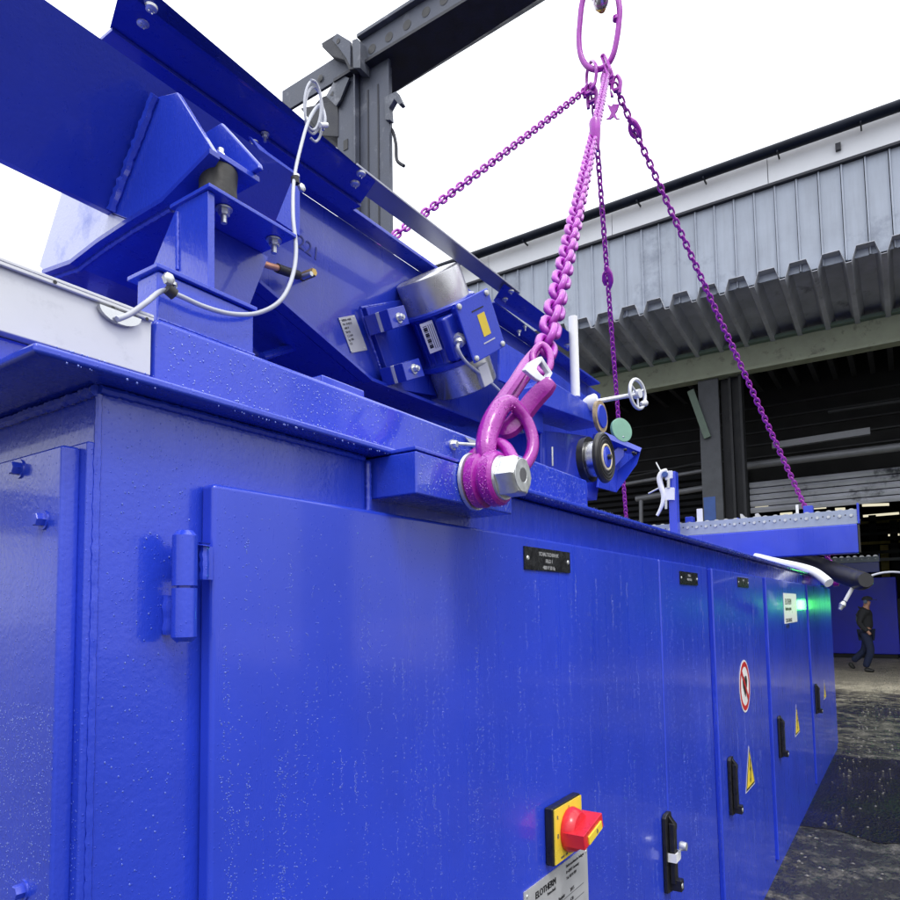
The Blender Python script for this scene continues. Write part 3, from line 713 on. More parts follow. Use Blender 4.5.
MB('blue_wet').weld(P(177.5, 212, x=X1-.001), P(177.5, 270, x=X1-.001), .004).build('weld_bead', sup)
pr = P(300, 237, z=ztop); fr = P(208, 186, z=ztop)
yb = P(269, 254, x=pr.x).y if False else g0[1].y
yb = fr.y+ .085
mb = MB('blue_paint').box((X1-.004, fr.y, ztop+.001), (pr.x, yb+.012, ztop+.007)); mb.build('top_plate', sup, .001)
pw_ = [P(208, 196, y=yb), P(268, 254, y=yb), P(240, 303, y=yb), P(205, 288, y=yb)]
zz = ztop
xw1 = pw_[1].x
MB('blue_dry_shaded').prism([(X1+.013, yb, ztop), (xw1, yb, ztop), (pw_[2].x, yb, zp2), (X1+.013, yb, zp2)], (0, .01, 0)).build('web_plate', sup)
for (u, v) in ((224, 209), (274, 240)):
    mb = MB('zinc'); bolt(mb, P(u, v, z=ztop), -ZA, .0085, .009, 'zinc', .012); mb.build('bolt', sup)
gxC = P(213, 150, x=P(112, 213, y=1.10).x)
# rubber buffer on the plate
bc = P(224, 202, z=ztop+.01); bc2 = P(224, 205, z=ztop+.01)
br_ = 19*ppm(bc)
bufc = Vector((bc.x+.0, bc.y+.015, ztop+.01))
hb = gxC.z-.001-bufc.z
buf = MB('rubber').lathe(bufc, ZA, [(0, br_), (.004, br_*1.02), (hb*.5, br_*.96), (hb-.004, br_*1.02), (hb, br_)], 32).build('rubber_buffer')
tag(buf, 'black rubber buffer between the support bracket and the feeder gusset', 'buffer', 'rubber buffers under the feeder')
zg_ = bufc.z+hb

# ================================================================== VIBRATING FEEDER
fd = thing('vibrating_feeder', 'inclined blue vibrating feeder trough with side plates, gussets and guard rail', 'feeder', (1.5, 1.15, 2.0))
A = P(112, 213, y=1.10); X2 = A.x
def gx(u, v): return P(u, v, x=X2)
E_ = gx(157, 96)
bot0 = P(0, 158, y=A.y)                       # long side panel, leaning outwards
def along(p, x): return Vector((x, p.y, p.z))
top_p = Vector((0, E_.y, E_.z+.02))
mb = MB('blue_dry_shaded').prism([along(A, -1.4), along(A, X2+.30), Vector((X2+.30, E_.y, P(177, 92, y=E_.y).z)), Vector((-1.4, E_.y, P(177, 92, y=E_.y).z))], (0, .012, 0)); mb.build('trough_side', fd)
# cross member in one x-plane: from near gusset to far foot
MB('blue_wet').prism([gx(213, 150), gx(165, 199), gx(130, 220), gx(112, 213), gx(157, 97), gx(177, 92)], (.010, 0, 0)).build('gusset', fd, .0015)
MB('blue_wet').weld(gx(113, 212)-XA*.004-YA*.004, gx(156, 98)-XA*.004-YA*.004, .010).build('weld_bead', fd)
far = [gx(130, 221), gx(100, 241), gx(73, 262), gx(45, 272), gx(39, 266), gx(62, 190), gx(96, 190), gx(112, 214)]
MB('sky_sheen_blue').prism(far, (.010, 0, 0)).build('cross_plate', fd, .0015)
# bottom flange following the lower edge, widening in +X
low = [gx(213, 150), gx(165, 199), gx(130, 220), gx(100, 240), gx(73, 261), gx(45, 271)]
for i in range(len(low)-1):
    a, b = low[i], low[i+1]; t_ = Vector((0, 0, -.008))
    wa_, wb_ = [(.012, .035, .08, .14, .2, .24)[k_] for k_ in (i, i+1)]
    MB('blue_dry_shaded').prism([a-XA*.006, b-XA*.006, b+XA*wb_, a+XA*wa_], t_).build('cross_flange', fd)
mb = MB('blue_dry_shaded')
for i in range(1, len(low)-1): mb.weld(low[i]-Vector((-.012, 0, .010)), low[i+1]-Vector((-.012, 0, .010)), .006)
mb.build('weld_bead', fd)
# small second gusset with rounded nose, on the buffer seat
seat = bufc+Vector((0, 0, hb))
c0 = P(212, 150, z=seat.z+.006)
sx0_ = X2-.002; sx1_ = P(258, 184, z=seat.z).x
MB('blue_wet').box((X2+.011, bufc.y-br_*1.05, seat.z+.001), (max(sx1_, bufc.x+br_*1.2), bufc.y+.16, seat.z+.010)).build('buffer_seat', fd, .001)
X3 = P(254, 183, z=seat.z+.01).x-.02
G = [P(259, 178, x=X3), P(221, 122, x=X3), P(214, 150, x=X3)]
MB('blue_wet').prism([Vector((X3, G[0].y, seat.z+.011)), Vector((X3, G[0].y+.002, seat.z+.02)), G[1], G[1]+YA*.12, Vector((X3, G[0].y+.2, seat.z+.011))], (.010, 0, 0)).build('gusset', fd, .003)
mb = MB('zinc'); bolt(mb, Vector((bufc.x, bufc.y-.006, seat.z+.011)), ZA, .009, .012, 'zinc', .01); mb.build('bolt', fd)
# chute side plate with the motor
YE = 1.25
def ge(u, v, y=YE): return P(u, v, y=y)
zlip = ge(178, 82, YE-.055).z-.0105
pl = [Vector((ge(150, 62).x, YE, zlip)), Vector((ge(600, 384).x, YE, zlip)), ge(600, 465), ge(478, 424), ge(363, 380), ge(250, 283), ge(190, 231), ge(140, 190)]
MB('blue_dry_shaded').prism(pl, (0, .012, 0)).build('trough_side', fd)
# lower return lip and upper lip
for (a, b) in (((190, 231), (250, 283)), ((250, 283), (363, 380)), ((363, 380), (478, 424)), ((478, 424), (600, 465))):
    p, q = ge(*a), ge(*b); MB('blue_dry_shaded').prism([p, q, q-ZA*.010, p-ZA*.010], (0, -.035, 0)).build('lower_lip', fd, .001)
p, q = ge(178, 82, YE-.055), ge(600, 384, YE-.055); q.z = p.z
MB('blue_dry_shaded').prism([p, q, q-ZA*.010, p-ZA*.010], (0, .055, 0)).build('upper_lip', fd, .001)
# trough floor and far side
pf = [ge(190, 231), ge(250, 283), ge(363, 380), ge(478, 424), ge(600, 465)]
for i in range(4):
    p, q = pf[i]+YA*.014, pf[i+1]+YA*.014; MB('blue_dry_shaded').prism([p, q, q+ZA*.01, p+ZA*.01], (0, .85, 0)).build('trough_floor', fd)
MB('blue_dry_shaded').prism([p_+YA*.88-ZA*(.0) for p_ in [ge(250, 190), ge(560, 400), ge(600, 465), ge(478, 424), ge(363, 380), ge(250, 283)]], (0, .012, 0)).build('trough_side', fd)
# under-trough hopper throat and cross tubes
MB('blue_dry_shaded').prism([(xr0+.30, 1.45, 1.872), (4.6, 1.45, 1.872), (4.6, 1.45, 2.12), (2.1, 1.45, 2.20), (1.05, 1.45, 2.32), (xr0+.30, 1.45, 2.32)], (0, .02, 0), 'belt_black').build('throat_plate', fd)
MB('blue_dry_shaded').cyl(P(262, 357, y=1.35), P(330, 336, y=1.35), .012).build('cross_tube', fd)
# tie plate between support and trough (light vertical flat)
YT = 1.06
MB('blue_paint').prism([P(250, 136, y=YT), P(268, 152, y=YT), P(300, 175, y=YT), P(300, 236, y=YT), P(267, 214, y=YT), P(267, 160, y=YT), P(258, 148, y=YT)], (0, .006, 0)).build('tie_plate', fd, .001)
# guard rail: angle, flat bar, end bracket
YG = 1.12
def gg(u, v, y=YG): return P(u, v, y=y)
MB('blue_dry_shaded').prism([gg(112, 26), gg(122, -12, YG-.09), gg(150, -11, YG-.09), gg(376, 181, YG-.09), gg(361, 203)], (0, .008, 0)).build('guard_angle', fd, .001)
MB('blue_dry_shaded').prism([gg(112, 27), gg(361, 204), gg(361, 204)-ZA*.007, gg(112, 27)-ZA*.007], (0, .05, 0)).build('guard_angle', fd, .001)
gA, gB, gC = gg(112, 26), gg(361, 203), gg(376, 181, YG-.09); gN = (gB-gA).cross(gC-gA).normalized(); gN = gN if gN.y < 0 else -gN
MB('bar_steel').prism([PN(357, 165, gA-gN*.009, gN), PN(520, 293, gA-gN*.009, gN), PN(512, 302, gA-gN*.009, gN), PN(346, 182, gA-gN*.009, gN)], -gN*.006).build('guard_bar', fd, .001)
YG2 = YG
MB('blue_dry_shaded').prism([PN(505, 284, gA, gN), PN(577, 338, gA, gN), PN(569, 351, gA, gN), PN(495, 300, gA, gN)], (0, .007, 0)).build('end_bracket', fd, .001)
MB('blue_dry_shaded').prism([gg(495, 301), gg(572, 360), gg(572, 360)-ZA*.006, gg(495, 301)-ZA*.006], (0, .05, 0)).build('end_bracket', fd, .001)
for (u, v) in ((151, 7), (143, 22), (361, 173), (355, 183), (511, 291), (505, 299), (572, 338), (567, 345)):
    p = PN(u, v, gA+gN*.0005, gN); r = 6.5*ppm(p) if u < 200 else 5*ppm(p) if u < 400 else 3.2*ppm(p)
    mb = MB('zinc').lathe(p, gN, [(0, r), (r*.35, r*.9), (r*.55, r*.55)], 20)
    for k in range(5):
        a_ = 2*PI*k/5; mb.lathe(p+gN*r*.5+Vector((math.cos(a_), 0, math.sin(a_)))*r*.45, gN, [(0, r*.14), (r*.18, r*.1)], 6)
    mb.build('rail_bolt', fd)
for (u, v) in ((254, 142), (265, 134), (519, 331), (525, 326)):
    mb = MB('zinc'); bolt(mb, P(u, v, y=YG-.005), -ZA, .006, .007, 'zinc', .01); mb.build('bolt', fd)
# stencil number and nameplate on the trough side
p = ge(297, 246, YE-.001)
MB('stencil_ink').text('221', .052, p, Vector((1, 0, -.12)), Vector((.12, 0, 1)), align='LEFT').build('stencil_number', fd)
def quad_on(y, pts_, mat, name, th=.002, parent=fd, off=.001):
    return MB(mat).prism([P(u, v, y=y-off) for u, v in pts_], (0, -th, 0)).build(name, parent)
pts4 = [(338, 318), (354, 315), (367, 350), (351, 353)]
mb = MB('plate_metal').prism([P(u, v, y=YE-.001) for u, v in pts4], (0, -.002, 0))
o_ = P(341.5, 325, y=YE-.0035); rr_ = (P(354, 315, y=YE)-P(338, 318, y=YE)); dn = (P(351, 353, y=YE)-P(338, 318, y=YE))
for i in range(7):
    st_ = P(338, 318, y=YE-.0035)+dn*(.12+.11*i)+rr_*.15
    mb.text(['VIBRA 4480', 'Nr 19 0221', '400 V', '50 Hz', '1.1 kW', 'kg 185', 'CE'][i], .0085, st_, rr_, -dn, 'plate_grey_ink')
for f in ((.07, .05), (.93, .05), (.07, .95), (.93, .95)): mb.lathe(P(338, 318, y=YE-.0035)+rr_*f[0]+dn*f[1], -YA, [(0, .003), (.001, .002)], 8, 'zinc')
mb.build('rating_plate', fd)
# earth lug: copper cable with brass nut on the trough side
mb = MB('copper').tube([P(262, 263, y=1.18), P(270, 266, y=1.18), P(278, 268, y=1.19)], .0075)
mb.tube([P(277, 268, y=1.19), P(288, 272, y=1.20), P(298, 275, y=1.21)], .011, 'rubber')
mb.build('earth_cable', fd)
mb = MB('brass').hexh(P(302, 277, y=YE), P(302, 277, y=YE)-YA*.045, .011).lathe(P(303, 277, y=YE-.04), -YA, [(0, .007), (.03, .006)], 12, 'zinc')
mb.build('earth_stud', fd)
# right end unit: arm, uprights, idler bracket
YU = .93
def gu(u, v, y=YU): return P(u, v, y=y)
MB('blue_paint').prism([gu(549, 379), gu(604, 414), gu(604, 426), gu(541, 404), gu(541, 385)], (0, .14, 0)).build('arm', fd, .003)
MB('blue_paint').prism([gu(500, 340, 1.08), gu(560, 376, 1.08), gu(604, 410, 1.08), gu(560, 410, 1.08), gu(500, 380, 1.08)], (0, .01, 0)).build('arm', fd, .001)
MB('blue_paint').box(gu(531, 405, .99), Vector((gu(543, 405, .99).x, 1.03, gu(543, 433, .99).z))).build('upright', fd, .004)
MB('blue_dry_shaded').prism([gu(541, 430, 1.0), gu(588, 436, 1.0), gu(588, 482, 1.0), gu(541, 466, 1.0)], (0, .3, 0)).build('upright', fd, .002)
MB('steel').cyl(gu(552, 447, .985), gu(552.5, 466, .985), .004).build('adjusting_rod', fd)
MB('blue_dry_shaded').prism([gu(586, 470, .97), gu(600, 478, .97), gu(597, 500, .97), gu(588, 498, .97)], (0, .05, 0)).build('upright', fd, .002)

# rear buffer far side
fb = P(66, 268, x=X2+.10)
MBb = MB('rubber').lathe(Vector((fb.x, fb.y, fb.z-.30)), ZA, [(0, 17*ppm(fb)), (.28, 17*ppm(fb)), (.30, 16*ppm(fb))], 28).build('rubber_buffer')
tag(MBb, 'dark rubber foot above the silver duct, under the far end of the cross plate', 'buffer', 'rubber buffers under the feeder')
fs_ = bx('support_post', (fb.x-.12, fb.y-.12, 1.872), (fb.x+.12, fb.y+.12, fb.z-.302), 'blue_paint')
tag(fs_, 'blue support post under the far rubber foot, mostly hidden by the duct', 'post')
# long dark beam on far side of feeder
pA = P(72, 262, y=1.75); pB = P(72, 276, y=1.75)
MB('blue_dry_shaded').box((pA.x, 1.75, pB.z), (3.4, 1.83, pA.z)).build('long_beam', fd, .003)

# ================================================================== VIBRATION MOTOR
YM = 1.155
m0 = P(427, 274, y=YM); m1 = P(467, 388, y=YM)
ax = (m1-m0); L = ax.length; ax.normalize(); Rm = 33.5*ppm((m0+m1)/2)
cm = m0.lerp(m1, .5)
vn = (CAMP-cm).normalized(); vn = (vn-ax*vn.dot(ax)).normalized(); vs_ = vn.cross(ax)
if (RW.transposed() @ vs_).x < 0: vs_ = -vs_            # to the right in the picture
mot = thing('vibration_motor', 'blue vibration motor with two silver end caps bolted to the trough side', 'motor', cm)
for a_, dr_ in ((m0, ax), (m1, -ax)):
    MB('brushed_steel').lathe(a_, dr_, [(0, Rm*.90), (.003, Rm*.95), (.008, Rm*.965), (L*.29, Rm*.975), (L*.295, Rm*1.0)], 48).build('end_cap', mot)
mb = MB('blue_dry_shaded').lathe(m0+ax*L*.255, ax, [(0, Rm*1.05), (.004, Rm*1.12), (.012, Rm*1.12), (.016, Rm*1.0), (.03, Rm*.93), (L*.40, Rm*.93), (L*.43, Rm*1.0), (L*.44, Rm*1.12), (L*.475, Rm*1.12), (L*.49, Rm*1.04)], 48)
mb.build('housing', mot)
for f in (-.42, -.62, -.80):                    # cast ribs left of the label
    nn_ = (vs_*f+vn*math.sqrt(1-f*f)); MB('blue_dry_shaded').obox(cm+nn_*Rm*.94, ax*L*.19, nn_*.006, nn_.cross(ax)*.0025).build('rib', mot, .001)
for qd, bp_ in (([(387, 309), (404, 305), (410, 324), (393, 329)], (399, 318)), ([(402, 363), (419, 358), (425, 376), (407, 381)], (414, 369))):
    for y0_, y1_, mt, nm in ((YM-.01, YM+.022, 'blue_dry_shaded', 'foot'), (YM+.0222, YM+.034, 'duct_metal', 'spacer'), (YM+.0342, YE-.0205, 'blue_dry_shaded', 'mounting_block')):
        base_ = [P(u, v, y=YM-.01) for u, v in qd]
        MB(mt).prism([q+YA*(y0_-YM+.01) for q in base_], (0, y1_-y0_, 0)).build(nm, mot, .002)
    m2 = MB('zinc'); bolt(m2, P(*bp_, y=YM-.0105), -YA, .0095, .012, 'zinc', .004); m2.build('bolt', mot)
MB('blue_dry_shaded').prism([P(u, v, y=YE-.001) for u, v in ((361, 309), (408, 301), (452, 400), (389, 390))], (0, -.018, 0)).build('mounting_plate', mot, .002)
MB('blue_dry_shaded').weld(P(360, 309, y=YE-.014), P(388, 391, y=YE-.014), .005).weld(P(360, 308, y=YE-.014), P(402, 301, y=YE-.014), .005).build('weld_bead', mot)
# terminal box on the right flank
bn = (vn*.80+vs_*.60).normalized(); bs = ax.cross(bn)
if bs.dot(vs_) < 0: bs = -bs
jb = PN(480, 326, cm+bn*Rm*1.30, bn); s_ = ppm(jb)
MB('blue_dry_shaded').obox(jb-bn*.024, bs*20*s_, ax*26*s_, bn*.022).build('terminal_box', mot, .005)
MB('blue_paint').obox(jb+bn*.002, bs*23*s_, ax*30*s_, bn*.0035).build('terminal_lid', mot, .004)
MB('blue_dry_shaded').obox(jb-bn*.045-bs*20*s_, bs*16*s_, ax*22*s_, bn*.022).build('terminal_neck', mot, .010)
MB('yellow').obox(jb+bn*.0062+bs*4*s_, bs*5*s_, ax*11*s_, bn*.0006).build('warning_label', mot)
MB('duct_metal').obox(jb+bn*.0062+bs*4*s_+ax*17*s_, bs*8*s_, ax*.6*s_, bn*.0005).build('label', mot)
MB('ink').obox(jb+bn*.0062+bs*2*s_-ax*16*s_, bs*8*s_, ax*.6*s_, bn*.0005).build('label', mot)
for i_, j_ in ((-1, -1), (1, -1), (-1, 1), (1, 1)):
    MB('zinc').lathe(jb+bn*.005+bs*i_*19*s_+ax*j_*26*s_, bn, [(0, 3.0*s_), (.005, 2.7*s_), (.0065, 1.4*s_)], 14).build('bolt', mot)
gp = PN(459, 338, cm+vn*Rm*1.12, vn)
gd = (ax*.5-vs_*.25+vn*.8).normalized()
MB('zinc').hexh(gp, gp+gd*.016, 7.5*s_).lathe(gp+gd*.0155, gd, [(0, 5.5*s_), (.010, 5*s_)], 16).build('cable_gland', mot)
MB('steel').lathe(PN(457, 321, cm+vn*Rm*.98, vn), vn, [(0, 5*s_), (.004, 4.6*s_)], 20).build('blank_plug', mot)
lb = PN(431, 337, cm+vn*Rm*.97, vn); lr = vs_; la = ax
mb = MB('sign_white').obox(lb, lr*6.5*s_, la*15*s_, vn*.001)
for i in range(12): mb.obox(lb+vn*.0012-lr*2.5*s_+la*(i-6)*1.9*s_, lr*2*s_, la*(.35+.35*(i % 3))*s_, vn*.0002, 'ink')
for i in range(3): mb.obox(lb+vn*.0012+lr*(1+i*2)*s_, lr*.35*s_, la*12*s_, vn*.0002, 'plate_grey_ink')
mb.build('barcode_label', mot)
MB('duct_metal').obox(PN(484, 375, cm+bn*Rm*1.0, bn), ax*11*s_, bs*7*s_, bn*.010).build('cap_clip', mot, .003)
mb = MB('cable_grey').tube([gp+gd*.022, P(458, 349, y=gp.y-.01), P(466, 362, y=gp.y-.01), P(484, 377, y=gp.y-.01), P(503, 395, y=gp.y+.0), P(515, 415, y=gp.y+.03), P(525, 440, y=gp.y+.05)], .0052, seg=10)
tag(mb.build('motor_cable'), 'thin grey cable hanging from the motor gland behind the purple hook', 'cable')

# ================================================================== grey sensor cable along support, with clips and white coil
pts = [P(117, 319, y=RY-.013), P(130, 314, y=.79), P(147, 302, y=.79), P(158, 293, y=.80), P(166, 291, y=.80), P(180, 296, y=.80), P(205, 307, y=.80), P(232, 314, y=.80), P(258, 313, y=.80), P(280, 301, y=.79), P(292, 278, y=.80), P(296, 250, y=.82), P(293, 215, y=.85), P(294, 180, y=.93), P(300, 150, y=.97), P(309, 120, y=1.0), P(320, 105, y=1.02), P(325, 118, y=1.0), P(323, 130, y=1.0)]
mb = MB('cable_grey').tube(pts, .0035, seg=10); cbl = mb.build('sensor_cable'); tag(cbl, 'pale grey cable looping from the silver duct up over the bracket', 'cable')
coil = []
for k in range(30):
    t = k/29*2.6*2*PI; rr = 1+.12*math.sin(k*.7)
    u = 311+8.5*rr*math.sin(t)+k*.18; v = 105+25*rr*math.cos(t)*-1+k*.35; coil.append(P(u, v, y=1.0+.01*k/30))
cl = MB('cable_grey').tube(coil, .0027, seg=8, sub=4).build('cable_coil'); tag(cl, 'coiled whitish cable tied above the blue guard rail', 'cable')
mb = MB('white_plastic').cyl(P(320, 125, y=.995), P(327, 125, y=.995), .005); put(mb.build('cable_tie'), cl)
for i, (u, v, y) in enumerate(((296, 181, .93), (172, 292, .795))):
    p = P(u, v, y=y)
    mb = MB('rubber').lathe(p-XA*.002, Vector((.1, 0, -1)) if i == 0 else Vector((1, 0, -.4)), [(-.006, .008), (.006, .008)], 16)
    mb.lathe(p+Vector((-.010 if i else .008, -.004, .012 if i else -.012)), -YA, [(0, .0085), (.006, .008), (.008, .005)], 6, 'zinc', False)
    mb.lathe(p+Vector((0, 0, .008)), ZA, [(0, .007), (.004, .007)], 14, 'steel')
    put(mb.build('cable_clip'), cbl)

# ================================================================== LIFTING POINT AND HOOK (near)
LX = 1.05
lp = thing('lifting_point', 'purple swivel lifting point with big zinc hexagon bolt on the blue bar', 'lifting point', (LX, .62, 1.82))
c0 = P(466, 484, x=LX); yb0 = .650; cz = P(480, 481, x=LX).z; LXc = LX
ctr = Vector((LX, yb0, cz)); s_ = ppm(ctr)
MB('zinc').lathe(ctr, -YA, [(0, 29*s_), (.006, 28.5*s_)], 36).build('washer', lp)
mb = MB('purple_paint').lathe(ctr-YA*.0062, -YA, [(0, 25*s_), (.003, 27*s_), (.019, 27*s_), (.024, 23*s_), (.028, 23*s_), (.033, 27*s_), (.050, 26.5*s_), (.055, 24*s_)], 40)
mb.build('swivel_body', lp)
yq = yb0-.0065-.055
MB('zinc').lathe((LX, yq, cz), -YA, [(0, 22*s_), (.004, 21.5*s_)], 36).build('washer', lp)
s2 = ppm(Vector((LX, yq, cz)))
mb = MB('zinc').lathe((LX, yq-.0042, cz), -YA, [(0, 21.5*s2), (.030, 21.5*s2), (.036, 19*s2)], 6, None, False)
mb.lathe((LX, yq-.0405, cz), -YA, [(0, 17*s2), (.001, 16.5*s2), (.0012, 7.4*s2), (-.006, 6.8*s2)], 30, 'zinc')
mb.build('hexagon_bolt', lp, .0015)
MB('ink').lathe((LX, yq-.0408, cz), -YA, [(0, 6.8*s2), (.0003, 6.8*s2)], 24, 'plate_grey_ink').build('bolt_socket', lp)
# ear holding the bow: saddle-shaped strap over the body
def hk(u, v, dx): return P(u, v, x=LX+dx)
mb = MB('purple_paint').tube([hk(474, 462, .02), hk(483, 449, .02), hk(495, 444, .03), hk(505, 447, .03), hk(512, 458, .02), hk(517, 466, .02)], [.012, .013, .012, .012, .012, .011], seg=12)
mb.tube([hk(466, 470, .0), hk(474, 456, .0), hk(486, 449, .01)], [.010, .012, .012], seg=12)
mb.build('swivel_ear', lp)
bow = [hk(489, 463, .0), hk(486, 449, .0), hk(488, 434, .015), hk(493, 420, .03), hk(500, 408, .05), hk(509, 403, .065), hk(517, 408, .08), hk(525, 418, .095), hk(531, 431, .10), hk(533, 445, .095), hk(529, 459, .08), hk(518, 471, .055), hk(502, 474, .02)]
sb = ppm(bow[2])
mb = MB('purple_paint').tube(bow, [9*sb, 10.6*sb, 11*sb, 11*sb, 10.4*sb, 9*sb, 7.4*sb, 6.8*sb, 6.8*sb, 6.8*sb, 6.6*sb, 6.6*sb, 7*sb], seg=12, flat=.88, closed=True)
mb.build('bow', lp)
hook = thing('lifting_hook', 'purple forged hook with pale safety latch hanging in the bow', 'hook', hk(520, 400, .1))
hp = [hk(552, 381, .12), hk(545, 388, .115), hk(532, 402, .11), hk(518, 420, .10), hk(507, 430, .085), hk(496, 427, .08), hk(493, 414, .10), hk(503, 398, .13), hk(515, 381, .16), hk(527, 363, .20), hk(536, 351, .22)]
mb = MB('purple_paint').tube(hp, [7.0*sb, 10.4*sb, 10.8*sb, 10.8*sb, 10.4*sb, 10*sb, 9.2*sb, 8.6*sb, 8*sb, 8.6*sb, 7*sb], seg=8, flat=.72)
mb.tube([hk(502, 414, .13), hk(515, 394, .165), hk(527, 376, .19), hk(536, 362, .21)], [4*sb, 5*sb, 5.5*sb, 5*sb], seg=10)
mb.build('hook_body', hook)
mb = MB('purple_paint').tube([hk(533, 354, .20), hk(541, 345, .22), hk(549, 352, .22), hk(550, 366, .20), hk(543, 374, .18), hk(535, 366, .19)], 4.2*sb, seg=12, closed=True); mb.build('clevis', hook)
o_ = [hk(525, 370, .10), hk(541, 357, .12), hk(552, 372, .12), hk(547, 384, .11), hk(536, 378, .10)]
mb = MB('duct_metal')
rim = [hk(525, 370, .10), hk(531, 362, .11), hk(542, 356, .12), hk(547, 364, .12), hk(553, 373, .12), hk(547, 385, .11), hk(536, 379, .10)]
hole = [hk(537, 369, .105), hk(538, 366, .11), hk(542, 362, .12), hk(544, 366, .12), hk(549, 373, .12), hk(546, 378, .11), hk(541, 374, .105)]
e_ = Vector((.010, .014, .004)); nR = 7
vs = rim+hole+[p+e_ for p in rim]+[p+e_ for p in hole]; fs = []
for k in range(nR):
    j = (k+1) % nR; fs += [[k, j, 7+j, 7+k], [14+k, 21+k, 21+j, 14+j], [k, 14+k, 14+j, j], [7+k, 7+j, 21+j, 21+k]]
mb.add(vs, fs); mb.build('safety_latch', hook, .002)
# rod with nuts behind the bow
rod = thing('tension_rod', 'thin zinc rod with nuts poking from the blue base rail beside the purple bow', 'rod', P(452, 445, y=RY))
a = P(452, 445, y=RY); 
mb = MB('zinc').lathe(a, -YA, [(0, .012), (.004, .012)], 18).hexh(a-YA*.004, a-YA*.014, .009); mb.build('nut', rod)
MB('zinc').cyl(a-YA*.0145, P(487, 446, y=RY-.05), .0045).build('rod', rod)
quad_on(RY-.002, [(464, 437), (488, 446), (488, 458), (476, 452)], 'cable_grey', 'bracket_plate', .003, rod)

# ================================================================== MASTER RING, CHAINS
ringc = P(598, 34, x=CX)
sr = ppm(ringc)
ring = thing('master_ring', 'large purple oval lifting ring hanging from the gantry crossbeam', 'lifting ring', ringc)
vr = RW @ Vector((1, .10, 0)); vr = (Vector((-.35, -.94, 0))).normalized()
def rp(u, v): return P(u, v, x=CX)
# ring plane: contains Z and the Y axis
op = [(580, 22), (579, 40), (581, 56), (587, 66), (596, 69.5), (606, 66), (613, 55), (617, 38), (619, 22), (619.5, 8), (616, -8), (608, -17), (597, -18), (587, -12), (582, 4)]
mb = MB('chain_purple').tube([rp(u, v) for u, v in op], 2.9*sr, seg=14, closed=True); mb.build('ring_body', ring)
MB('chain_purple').tube([rp(616.2, 19)+Vector((0, 0, -.01)), rp(616.4, 18)+Vector((0, 0, .01))], 3.6*sr, seg=12).build('ring_weld', ring)
for pts_ in ([(587, 84), (587.5, 70), (592, 61), (596, 66), (595.5, 80), (592, 88)], [(603, 60), (602, 56), (604.5, 56), (609, 66), (612, 75), (610, 77), (607, 72)]):
    MB('chain_purple').tube([P(u, v, x=CX+(.06 if i < 3 else -.06)) for i, (u, v) in enumerate(pts_)], 1.7*sr, seg=10, closed=True).build('coupling_link', ring)
# crane hook holding the ring
hk_ = thing('crane_hook', 'worn steel crane hook gripping the purple ring at the top edge', 'hook', rp(600, -10))
MB('brushed_steel').tube([P(604, -60, x=CX+.0), P(603, -40, x=CX+.05), P(600, -22, x=CX+.12), P(598, -8, x=CX+.10), P(600, 2, x=CX), P(602, 0, x=CX-.1), P(603, -12, x=CX-.14), P(603, -18, x=CX-.14)], [.05, .055, .06, .065, .06, .05, .035, .02], seg=14).build('hook_body', hk_)
MB('brass').tube([P(598, 8, x=CX-.05), P(602, 10.5, x=CX-.05), P(604, 6, x=CX-.05), P(604, 0, x=CX-.05)], .02).build('latch', hk_)
bx('hook_shank', (CX-.06, rp(604, -60).y-.06, rp(604, -60).z-.02), (CX+.06, rp(604, -60).y+.06, z_fb-.04), 'crane_dark', hk_, .01)

def link_mesh(d, p):
    """one oval chain link in the local xz plane, long along local x, pitch p, wire d"""
    R = .62*p*.61; half = p/2+d/2-R*1.0; half = max(half, .0)
    pts_ = []
    n = 5
    for k in range(n): a = -PI/2+PI*k/(n-1); pts_.append(Vector((half+R*math.cos(a), 0, R*math.sin(a))))
    for k in range(n): a = PI/2+PI*k/(n-1); pts_.append(Vector((-half+R*math.cos(a), 0, R*math.sin(a))))
    mb = MB('chain_purple').tube(pts_, d/2, seg=8, sub=2, closed=True)
    me = bpy.data.meshes.new('link'); me.from_pydata(mb.v, [], mb.f); me.materials.append(MATS['chain_purple'])
    me.polygons.foreach_set('use_smooth', [True]*len(mb.f)); me.update(); return me
LM = {}
def chain(root, A, B, d, sag=0.0, maxn=298, name='link', roll=0.0):
    p = 3.05*d
    if d not in LM: LM[d] = link_mesh(d, p)
    A = Vector(A); B = Vector(B); L = (B-A).length; n = int(L/p)
    for i in range(min(n, maxn)):
        t = (i+.5)/n; c = A.lerp(B, t)-ZA*sag*4*t*(1-t)
        t2 = (i+.9)/n; c2 = A.lerp(B, t2)-ZA*sag*4*t2*(1-t2); dr = (c2-c).normalized()
        q = dr.to_track_quat('X', 'Z').to_matrix().to_4x4() @ Matrix.Rotation(PI/4+roll+(PI/2 if i % 2 else 0)+random.uniform(-.12, .12), 4, 'X')
        o = bpy.data.objects.new(name, LM[d]); COL.objects.link(o); o.parent = root
        o.matrix_local = Matrix.Translation(c-Vector(root.location)) @ q
ends = {'n': hk(545, 352, .235), 'fr': Vector((8.2, .60, 1.83)), 'bl': Vector((1.1, 2.84, 1.88)), 'br': Vector((8.2, 2.82, 1.88))}
d0 = .0158
ra, rb = P(608, 76, x=CX-.05), P(592, 89, x=CX)
T = {'n': P(606.5, 76, x=CX-.08), 'fr': P(614, 84, x=CX), 'bl': P(588, 88, x=CX), 'br': P(593, 92, x=CX)}
labs = {'n': 'near purple chain leg running from the big hook up to the ring', 'fr': 'purple chain leg slanting down right to the far end of the cabinet',
        'bl': 'purple chain leg slanting down left behind the feeder', 'br': 'purple chain leg hanging behind the hand wheel and mint disc'}
CH = {}
